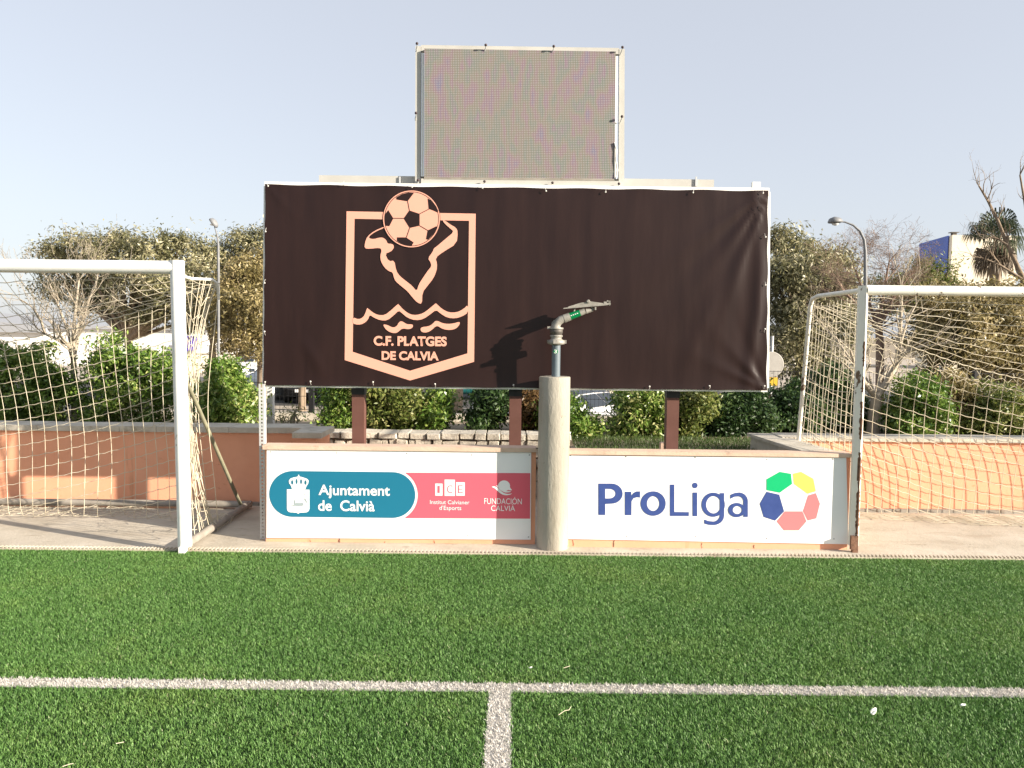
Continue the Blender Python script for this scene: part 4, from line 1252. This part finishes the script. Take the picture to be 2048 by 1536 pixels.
hedge('green bush directly left of the right brown billboard post', [(1265, 835, 38, 48), (1300, 835, 40, 50), (1242, 860, 28, 28), (1300, 785, 44, 32), (1255, 800, 22, 30)], 8.5, n=6800)
hedge('bush directly right of the right brown billboard post', [(1378, 835, 32, 52), (1395, 800, 30, 45)], 8.5, m='hedge_olive', n=4600)
hedge('broad dark bush under the right end of the banner', [(1460, 830, 55, 58), (1510, 820, 45, 70), (1430, 860, 36, 34)], 8.7, m='hedge_dark', n=9000)
hedge('dark bush between the right banner edge and the rear frame of the right goal', [(1562, 830, 38, 60), (1590, 815, 34, 60), (1610, 835, 44, 60)], 9.0, m='hedge_dark', n=8500)
hedge('dark green bush behind the side net of the right goal', [(1660, 800, 50, 75), (1700, 830, 44, 55)], 9.2, m='hedge_dark', n=7000)
hedge('bright green bush right of the bare tree behind the right goal', [(1835, 800, 52, 60), (1815, 845, 55, 40), (1860, 840, 40, 50)], 8.7, n=7500)
hedge('yellowish green bush behind the right goal net near the right edge of the photo', [(1990, 820, 52, 55), (2030, 840, 45, 50), (1950, 850, 36, 40)], 8.8, m='hedge_olive', n=7000)
hedge('brown leaved bush between two green bushes behind the right goal', [(1918, 830, 34, 60), (1900, 790, 40, 50)], 9.1, m='tree_gold', n=4500)
lw = rng.uniform(0, 1, (9000, 3)) * np.array([2.0, 1.6, 0]) + np.array([.6, 6.6, .5])
lo_ = leaf_cloud('lawn_grass', lw, .05, .006, M['lawn'], None, -2.5)
tag(lo_, kind='stuff', label='patch of short lawn behind the right white board', cat='grass')

# low dry plants on the strip behind the left wall
shrub('dry_plant', 'thin straggly plant on the sand behind the left end of the banner', [(570, 835, 22, 10), (590, 822, 14, 12)], 8.9, 'hedge_olive', .05, .012, 260, cat='plant', stems=7, depth=.15, stem_m='bark_pale')

# ------------------------------------------------------------------ trees
bare_tree('pale bare tree with branches fanning upward behind the left goal net', 8.9, [(150, 850), (149, 780), (147, 718)],
          [([(147, 718), (138, 690), (112, 678), (90, 668)], .030, -.3), ([(147, 718), (146, 670), (152, 610), (158, 560)], .026, .1),
           ([(147, 718), (160, 660), (178, 600), (195, 555)], .022, .3), ([(147, 710), (135, 660), (118, 615), (100, 570)], .020, .2),
           ([(90, 668), (82, 640), (62, 612), (40, 600)], .014, -.1), ([(150, 680), (170, 650), (205, 630)], .014, -.2)], .042, .5, 'bark_pale', 3, ln=.34, spread=.45)
bare_tree('bare tree with a thick pale trunk forking behind the right goal net', 8.8, [(1745, 870), (1748, 830), (1752, 795)],
          [([(1752, 795), (1770, 770), (1792, 730), (1800, 680), (1803, 590)], .042, .2), ([(1752, 795), (1728, 765), (1712, 735), (1700, 700)], .036, -.2),
           ([(1756, 785), (1760, 760), (1785, 728)], .028, .4), ([(1795, 715), (1835, 695), (1865, 690)], .022, -.2), ([(1800, 690), (1815, 640), (1832, 610)], .018, .2),
           ([(1712, 735), (1680, 690), (1645, 650)], .022, .3)], .075, .5, 'bark_pale', 2, ln=.34, spread=.5)
bare_tree('reddish brown twiggy leafless tree behind the curved street lamp', 16.0, [(1765, 760), (1760, 690), (1755, 620)],
          [([(1755, 660), (1740, 610), (1722, 570), (1712, 545)], .04, .2), ([(1755, 660), (1765, 600), (1772, 560), (1778, 525)], .04, -.2), ([(1755, 660), (1785, 600), (1805, 570), (1820, 550)], .036, .3),
           ([(1755, 660), (1715, 610), (1690, 585), (1675, 560)], .036, -.3), ([(1760, 630), (1800, 610), (1830, 595)], .032, 0)], .09, -.9, 'twig_brown', 5, ln=.38, spread=.8, kids=(3, 4), ratio=.76, up=.04)
bare_tree('tall bare tree at the right edge of the photo beside the palm', 18.0, [(2110, 760), (2075, 640), (2048, 560)],
          [([(2048, 560), (2015, 490), (1995, 440), (1975, 400), (1958, 372)], .05, .3), ([(2080, 600), (2070, 500), (2052, 420), (2040, 350)], .05, -.3), ([(2048, 560), (2000, 530), (1970, 518), (1945, 512)], .03, -.2),
           ([(2080, 620), (2100, 500), (2105, 400)], .05, .2), ([(2015, 490), (1995, 478), (1970, 474)], .022, .2)], .12, -.9, 'bark', 3, ln=.42, spread=.5, kids=(2, 3))

leafy_tree('broad evergreen tree with a forked trunk above the left goal', 23.0, [(268, 790), (262, 720), (256, 680)],
           [(150, 500, 52, 42), (105, 525, 36, 30, .4), (205, 505, 45, 40, -.4), (248, 500, 44, 38, .3), (298, 505, 48, 42, -.5), (350, 498, 46, 40), (395, 520, 38, 40, .2), (255, 555, 50, 42, -1.2), (310, 565, 52, 44, -1.4), (365, 570, 48, 46, -.9), (200, 560, 52, 42, .5), (130, 570, 46, 40, .8), (270, 610, 48, 34, -.8), (340, 620, 46, 38, -1), (390, 625, 40, 40), (190, 610, 40, 30, .4), (415, 580, 36, 40, .6)], 34000)
leafy_tree('dense brownish evergreen tree between the left street lamp and the billboard', 22.0, [(525, 770), (524, 720), (520, 690)],
           [(478, 560, 38, 34, -.8), (510, 545, 40, 34, -.4), (550, 540, 50, 50), (465, 610, 40, 38, -1), (508, 610, 42, 42, -1.3), (560, 610, 60, 60), (490, 655, 44, 36, -.9), (450, 650, 34, 28, -.4), (525, 690, 40, 34, -.6), (475, 692, 34, 20)], 20000, m='tree_gold')
leafy_tree('dark evergreen tree close behind the left street lamp', 27.0, [(425, 780), (425, 720), (425, 690)],
           [(500, 490, 46, 36), (545, 480, 50, 40), (455, 510, 36, 36), (470, 540, 44, 44), (425, 545, 36, 44), (415, 600, 36, 40), (440, 590, 36, 40)], 14000)
leafy_tree('tall evergreen tree directly right of the billboard', 21.0, [(1600, 800), (1600, 730), (1600, 690)],
           [(1560, 490, 42, 40), (1600, 505, 40, 36, .3), (1645, 515, 38, 32, -.3), (1685, 530, 34, 32, .2), (1565, 545, 46, 40, -.8), (1615, 555, 46, 40, -1), (1660, 565, 44, 40, -.6), (1555, 600, 44, 40), (1600, 620, 48, 40, -.9), (1650, 620, 46, 42, -.4), (1570, 670, 48, 42, -.5), (1630, 680, 50, 42), (1690, 600, 40, 44), (1690, 660, 40, 40), (1590, 730, 60, 40), (1660, 730, 50, 40)], 32000)
leafy_tree('golden brown leaved tree filling the view behind the right goal net', 15.0, [(1930, 800), (1930, 740), (1930, 700)],
           [(1870, 640, 50, 48), (1930, 630, 50, 44, -.5), (1990, 640, 52, 48, -.3), (2045, 630, 50, 50), (1900, 690, 52, 46, -.6), (1960, 690, 54, 46, -.8), (2025, 695, 54, 48, -.4), (1910, 600, 46, 34, .3), (1970, 598, 50, 34, .5), (2030, 590, 50, 36, .3), (1850, 600, 36, 34, .4), (1990, 745, 70, 46), (1890, 740, 50, 40), (2060, 745, 60, 60), (2100, 680, 60, 80), (1840, 670, 36, 36)], 34000, m='tree_gold', L=.095, Wd=.034, sig=.13)
leafy_tree('low green tree in front of the blue and cream building', 24.0, [(1870, 740), (1868, 650), (1865, 610)],
           [(1870, 550, 45, 36), (1840, 580, 45, 40), (1905, 570, 36, 28), (1790, 590, 60, 45)], 9000, m='hedge_olive', group='evergreen street trees')
for lab, xa, xb, yb in [('street tree trunk standing on the sand near the left end of the banner', 597, 611, 822), ('street tree trunk seen between the bushes under the banner', 905, 925, 826)]:
    p = atz((xa + xb) / 2, yb, -.9); s = p.y / FPX
    t = thing('street_tree', lab, 'tree', (p.x, p.y, -.9), 'street trees on the sandy pavement')
    r = (xb - xa) * s / 2
    MB().tube([(p.x, p.y, -.95), (p.x, p.y, -.75), (p.x + .03, p.y, .6), (p.x, p.y, 1.9)], [r * 1.5, r * 1.08, r, r * .9], 14).build('trunk', M['bark'], t)
    leaf_cloud('crown', blob_points((p.x, p.y, 3.2), (1.5, 1.5, 1.0), 6000, 90, .22), .16, .055, M['tree_leaf'], t, .3, 1.0)

# palm
pc = at(1992, 480, 40.0)
t = thing('palm_tree', 'fan palm with a skirt of dead fronds beside the cream building', 'palm', (pc.x, 40.0, -.9))
MB().tube([(pc.x, 40, -.95), (pc.x + .1, 40, 2.0), (pc.x, 40, pc.z - .3)], [.28, .24, .26], 14).build('trunk', M['bark'], t)
def fronds(n, lo, hi, ln, m, name):
    V = []; F = []
    for k in range(n):
        a = random.uniform(0, 2 * math.pi); e = random.uniform(lo, hi); l = ln * random.uniform(.8, 1.15)
        d = Vector((math.cos(a) * math.cos(e), math.sin(a) * math.cos(e), math.sin(e)))
        hub = Vector(pc) + d * l * .45
        sd = d.cross(Vector((0, 0, 1))).normalized(); up = sd.cross(d)
        b = len(V); w = .015
        V += [Vector(pc) - sd * w, Vector(pc) + sd * w, hub + sd * w, hub - sd * w]; F.append((b, b + 1, b + 2, b + 3))
        for j in range(17):
            th = R(-105 + 210 * j / 16)
            r = d * math.cos(th) + sd * math.sin(th) + up * .15
            q = hub + r * l * .5; tip = q + r * l * .10 + Vector((0, 0, -l * .28))
            pr = (sd * math.cos(th) - d * math.sin(th)) * .035
            b = len(V); V += [hub, q + pr, tip, q - pr]; F.append((b, b + 1, b + 2, b + 3))
    return np_mesh(name, np.array([tuple(v) for v in V]), np.array(F), M[m], t)
fronds(30, R(-25), R(75), 1.5, 'palm_leaf', 'crown')
fronds(26, R(-85), R(-50), 1.5, 'palm_dead', 'dead_fronds')

# ------------------------------------------------------------------ fence, street furniture
Yf = 9.62
t = thing('mesh_fence', 'dark wire mesh fence along the back of the terrace', 'fence', (0, Yf, .5))
MB().box(-12, 12, Yf - .08, Yf + .10, .40, .585).build('fence_kerb', M['coping'], t)
for x in np.arange(at(623, 800, Yf).x - 2.0 * 5, 12, 2.0):
    MB().box(x - .03, x + .03, Yf - .03, Yf + .03, .5, 1.17).build('fence_post', M['black'], t)
wm = MB()
for x in np.arange(-12, 12, .05):
    wm.box(x - .0016, x + .0016, Yf - .0016, Yf + .0016, .585, 1.15)
for z in (.62, .78, .94, 1.14):
    wm.box(-12, 12, Yf + .002, Yf + .006, z - .0028, z + .0028)
wm.build('wire_mesh', M['black'], t, False)
tag(MB().box(at(533.5, 800, 9.0).x, at(545, 800, 9.0).x, 9.0, 9.08, .3, .99).build('pale_post', M['wall_white']), 'pale square post behind the perforated upright', 'post')

def lamp(label, Y, pole, arm, head, r=.042):
    p0 = at(*pole[0], Y)
    t = thing('street_lamp', label, 'lamp', (p0.x, Y, -.9), 'street lamps')
    top = [at(*p, Y) for p in pole[1:]]
    MB().tube([Vector((p0.x, Y, -.95)), Vector((p0.x, Y, -.2)), Vector((p0.x, Y, -.15))] + top, [r * 1.5, r * 1.5, r] + [r * .95] * len(top), 12).build('pole', M['lamp_steel'], t)
    pts = [at(*p, Y) for p in arm]
    MB().tube(pts, [r * .85 - .02 * i / len(pts) for i in range(len(pts))], 10).build('arm', M['lamp_steel'], t)
    a, b = at(*head[0], Y), at(*head[1], Y)
    d = (b - a); sd = Vector((0, 1, 0)); up = Vector((-d.z, 0, d.x)).normalized()
    if up.z < 0: up = -up
    prof = [(0, .045, .04), (.15, .09, .075), (.55, .13, .10), (.9, .10, .07), (1.0, .045, .03)]
    hm = MB(); n = 12; vs = []
    for f, w, h in prof:
        for k in range(n):
            th = 2 * math.pi * k / n
            vs.append(a + d * f + sd * w * math.cos(th) + up * (h * math.sin(th) if math.sin(th) > 0 else .3 * h * math.sin(th)))
    fs = [(i * n + k, i * n + (k + 1) % n, (i + 1) * n + (k + 1) % n, (i + 1) * n + k) for i in range(4) for k in range(n)]
    hm.add(vs, fs + [tuple(range(n)), tuple(range(4 * n, 5 * n))], True)
    hb = hm.build('lamp_head', M['lamp_steel'], t)
    c = a + d * .5 - up * .02
    MB().lathe((c.x, c.y, c.z - .03), [(.02, -.015), (.055, 0), (.06, .02)], 14).build('lamp_glass', M['lamp_glass'], hb)
    return t
lamp('slim street lamp with a small tilted head behind the left goal', 19.0, [(437, 780), (437, 540), (436.5, 490)], [(436.5, 492), (435, 475), (432, 462), (428.5, 452)], [(433, 455), (420, 438)], .030)
lamp('curved arm street lamp with its head to the left above the right goal', 15.0, [(1729, 780), (1731, 560), (1730.5, 500)], [(1730.5, 502), (1728.5, 480), (1720, 462), (1706, 450), (1690, 444), (1680, 443)], [(1684, 443.5), (1657, 444.5)], .034)

Ys = 13.0
c = at(1542, 729, Ys)
t = thing('road_sign', 'round traffic sign seen from behind at the right edge of the banner', 'sign', (c.x, Ys, -.9))
MB().tube([(c.x + .02, Ys + .04, -.95), (c.x + .02, Ys + .04, at(1541, 672, Ys).z)], .025, 10).build('pole', M['steel'], t)
MB().lathe(c, [(.205, .012), (.21, 0), (.205, -.008), (.19, -.004)], 32, 'Y').build('sign_disc', M['sign_back'], t)
a, b = at(1533, 771, Ys), at(1556, 755, Ys)
MB().box(a.x, b.x, Ys + .005, Ys + .02, a.z, b.z).build('lower_plate', M['yellow'], t)

t = thing('picket_fence', 'pale picket fence far behind under the right half of the banner', 'fence', (3.2, 30, -.9))
pm = MB(); xa, xb = at(1130, 790, 30).x, at(1300, 790, 30).x
x = xa
while x < xb:
    pm.box(x, x + .13, 30, 30.04, -.9, .55); x += .24
pm.box(xa, xb, 30.041, 30.09, -.5, -.38); pm.box(xa, xb, 30.041, 30.09, .2, .32)
pm.build('pickets', M['wall_cream'], t)

# ------------------------------------------------------------------ cars
def car(label, loc, yaw, paint, group='parked cars'):
    t = thing('parked_car', label, 'car', (0, 0, 0), group)
    # stations: x, half width, sill, belt, roof half width, roof z   (front at +x)
    ST = [(-2.08, .60, .42, .70, .52, .74), (-2.02, .76, .30, .86, .66, .92), (-1.75, .84, .22, .92, .66, 1.12), (-1.25, .87, .20, .95, .60, 1.40), (-.5, .88, .20, .94, .58, 1.47),
          (.2, .88, .20, .92, .60, 1.44), (.75, .87, .20, .91, .66, 1.20), (1.12, .86, .20, .90, .74, .96), (1.6, .83, .20, .82, .68, .86), (1.98, .74, .26, .66, .58, .72), (2.08, .60, .36, .56, .50, .60)]
    def ring(s):
        x, w, zs, zb_, wr, zr = s
        h = [(.0, zs), (w * .80, zs), (w * .97, zs + .14), (w, zb_ * .72), (w * .985, zb_ - .03), (w * .95, zb_), (wr + (w * .95 - wr) * .12, zr - .05), (wr * .86, zr - .01), (0, zr)]
        return [(x, -y, z) for y, z in h] + [(x, y, z) for y, z in reversed(h[1:-1])]
    rg = [ring(s) for s in ST]; n = len(rg[0])
    b = MB(); vs = [p for r_ in rg for p in r_]
    fs = [(i * n + k, i * n + (k + 1) % n, (i + 1) * n + (k + 1) % n, (i + 1) * n + k) for i in range(len(rg) - 1) for k in range(n)]
    fs += [tuple(range(n)), tuple((len(rg) - 1) * n + k for k in range(n))]
    b.add(vs, fs, True); b.build('body', M[paint], t)
    def patch(name, ks, i0, i1, m=M['glass'], sc=.012):
        g = MB(); i = i0
        while i < i1:
            for k in ks:
                q = [Vector(rg[i][k]), Vector(rg[i + 1][k]), Vector(rg[i + 1][(k + 1) % n]), Vector(rg[i][(k + 1) % n])]
                nr_ = (q[1] - q[0]).cross(q[3] - q[0]).normalized(); c = sum(q, Vector()) / 4
                if nr_.dot(c - Vector((0, 0, .7))) < 0: nr_ = -nr_
                q = [c + (p - c) * .93 + nr_ * sc for p in q]
                g.add(q, [(0, 1, 2, 3)])
            i += 1
        g.build(name, m, t, False)
    patch('side_window', [5], 2, 6); patch('side_window', [n - 6], 2, 6)
    patch('windscreen', [6, 7, n - 8, n - 7], 5, 7, sc=.014); patch('rear_window', [6, 7, n - 8, n - 7], 1, 3, sc=.014)
    for s in (-1, 1):
        for x in (1.32, -1.32):
            w = MB().lathe((x, s * .80, .31), [(.20, -.10), (.30, -.10), (.315, -.06), (.315, .06), (.30, .10), (.20, .10)], 24, 'Y').build('wheel', M['tyre'], t)
            MB().lathe((x, s * .80, .31), [(.20, -.09 * 1), (.19, s * .085), (.05, s * .10)], 20, 'Y').build('rim', M['rim'], w)
        MB().lathe((2.0, s * .52, .60), [(.05, -.05), (.11, 0), (.08, .05), (.02, .065)], 14, 'X').build('headlight', M['lamp_glass'], t)
        MB().box(.95, 1.08, s * .90 - .08, s * .90 + .08, .92, 1.04).build('mirror', M[paint], t)
    MB().box(2.085, 2.10, -.26, .26, .40, .50).build('number_plate', M['print_white'], t)
    t.location = loc; t.rotation_euler = (0, 0, yaw)
    return t
def ground_car(px, Y): return (at(px, 790, Y).x, Y, -.89)
car('white car with sloping bonnet behind the bush right of the concrete pillar', (1.15, 17.2, -.89), R(-38), 'car_white')
car('silver car behind the fence near the left end of the banner', ground_car(575, 30), R(-100), 'car_silver')
car('black car behind the fence next to the silver car', ground_car(646, 28.5), R(-95), 'car_black')
car('white car far away between the left bushes and the banner', ground_car(508, 38), R(-70), 'car_white')
car('teal car far behind the bushes under the middle of the banner', ground_car(965, 29.5), R(180), 'car_teal')

# ------------------------------------------------------------------ buildings
def slab(name, pxa, pxb, ytop, Y, depth, m, parent, ybot=None):
    a, b = at(pxa, ytop, Y), at(pxb, ytop, Y)
    return MB().box(a.x, b.x, Y, Y + depth, -.95 if ybot is None else at(pxa, ybot, Y).z, (a.z + b.z) / 2).build(name, M[m], parent)
Y0 = 52
t = thing('long_building', 'long low white building with a grey roof behind the left bushes', 'building', (at(150, 700, Y0).x, Y0, -.9))
slab('wall', -300, 420, 655, Y0, 12, 'wall_white', t)
a, b, c, d = at(-300, 612, Y0 - .5), at(90, 655, Y0 - .5), at(-300, 655, Y0 - .5), at(90, 655, Y0 - .5)
MB().hexa([Vector((c.x, Y0 - .4, c.z - .2)), Vector((b.x, Y0 - .4, c.z - .2)), Vector((b.x, Y0 - .4, b.z + .05)), Vector((a.x, Y0 - .4, a.z)),
           Vector((c.x, Y0 + 12.4, c.z - .2)), Vector((b.x, Y0 + 12.4, c.z - .2)), Vector((b.x, Y0 + 12.4, b.z + .05)), Vector((a.x, Y0 + 12.4, a.z))]).build('roof', M['roof_grey'], t)
slab('fascia', 84, 424, 652, Y0 - .3, 12.6, 'roof_grey', t, 657)
t = thing('shop_building', 'pale shop front with cyan and violet signs between the left goal and the banner', 'building', (at(470, 740, 45).x, 45, -.9))
slab('wall', 330, 620, 705, 45, 10, 'wall_cream', t)
slab('parapet', 326, 624, 692, 44.9, 10.2, 'wall_white', t, 706)
slab('cyan_sign', 472, 496, 722, 44.85, .1, 'cyan', t, 742)
slab('violet_sign', 350, 392, 672, 44.7, .1, 'violet', t, 702)
slab('shop_window', 500, 560, 748, 44.95, .06, 'glass', t, 772)
slab('shop_door', 424, 440, 745, 44.95, .06, 'glass', t, 790)
Yb_ = 60.0
cn = at(1905, 470, Yb_)
t = thing('tower_building', 'cream building with a blue clad side above the right goal', 'building', (cn.x, Yb_, -.9))
fr_ = at(1840, 487, 66.0)
w = 4.6
q = MB(); zt = cn.z
q.hexa([(cn.x, Yb_, -1), (cn.x + w, Yb_ - .4, -1), (cn.x + w, Yb_ - .4, zt - .05), (cn.x, Yb_, zt), (fr_.x, 66, -1), (fr_.x + w, 66, -1), (fr_.x + w, 66, zt - .05), (fr_.x, 66, zt)])
q.build('wall', M['wall_cream'], t)
q = MB(); e = .04
q.hexa([(cn.x - e, Yb_ + .5, zt - 3.6), (cn.x - .002, Yb_ + .5, zt - 3.6), (cn.x - .002, Yb_ + .5, zt + .02), (cn.x - e, Yb_ + .5, zt + .02), (fr_.x - e, 66.02, zt - 3.6), (fr_.x - .002, 66.02, zt - 3.6), (fr_.x - .002, 66.02, zt + .02), (fr_.x - e, 66.02, zt + .02)])
q.build('blue_cladding', M['blue_glass'], t)
MB().box(cn.x + .35, cn.x + .65, Yb_ + .6, Yb_ + .9, zt - .05, zt + .25).build('roof_vent', M['dark_metal'], t)
MB().box(cn.x + .2, cn.x + .8, Yb_ + .5, Yb_ + 1.0, zt + .25, zt + .30).build('vent_cap', M['dark_metal'], t)

# ------------------------------------------------------------------ litter on the turf
def scrap(label, px, py, w, h, m='paper', cat='litter', name='paper_scrap'):
    p = atz(px, py, .022)
    b = bmesh.new(); bmesh.ops.create_icosphere(b, subdivisions=2, radius=1.0)
    for v in b.verts:
        k = random.uniform(.55, 1.15)
        v.co = Vector((p.x + v.co.x * w * k + .5 * w * v.co.z, p.y + v.co.y * w * .6 * k, p.z + (v.co.z * .5 + .35) * h * k))
    me = bpy.data.meshes.new(name); b.to_mesh(me); b.free(); me.materials.append(M[m])
    o = bpy.data.objects.new(name, me); COL.objects.link(o)
    return tag(o, label, cat)
scrap('crumpled white paper scrap on the turf right of the centre line', 1747, 1428, .013, .034)
scrap('small white scrap just below the white line at the right', 1926, 1411, .012, .009)
scrap('small white fleck on the turf above the line junction', 1061, 1336, .008, .009)
def straw(label, pts):
    q = [atz(x, y, .026) for x, y in pts]
    o = MB().tube(q, .0014, 4).build('straw', M['cord'])
    return tag(o, label, 'straw', 'dry straws on the turf')
straw('curved dry straw on the turf right of the line junction', [(1117, 1430), (1130, 1421), (1138, 1420), (1142, 1413)])
straw('short dry straw at the bottom left of the turf', [(125, 1533), (140, 1528), (147, 1527)])
straw('straight dry straw on the left part of the turf', [(232, 1487), (248, 1484)])
straw('dry straw on the turf above the white line at right', [(1127, 1336), (1140, 1332)])
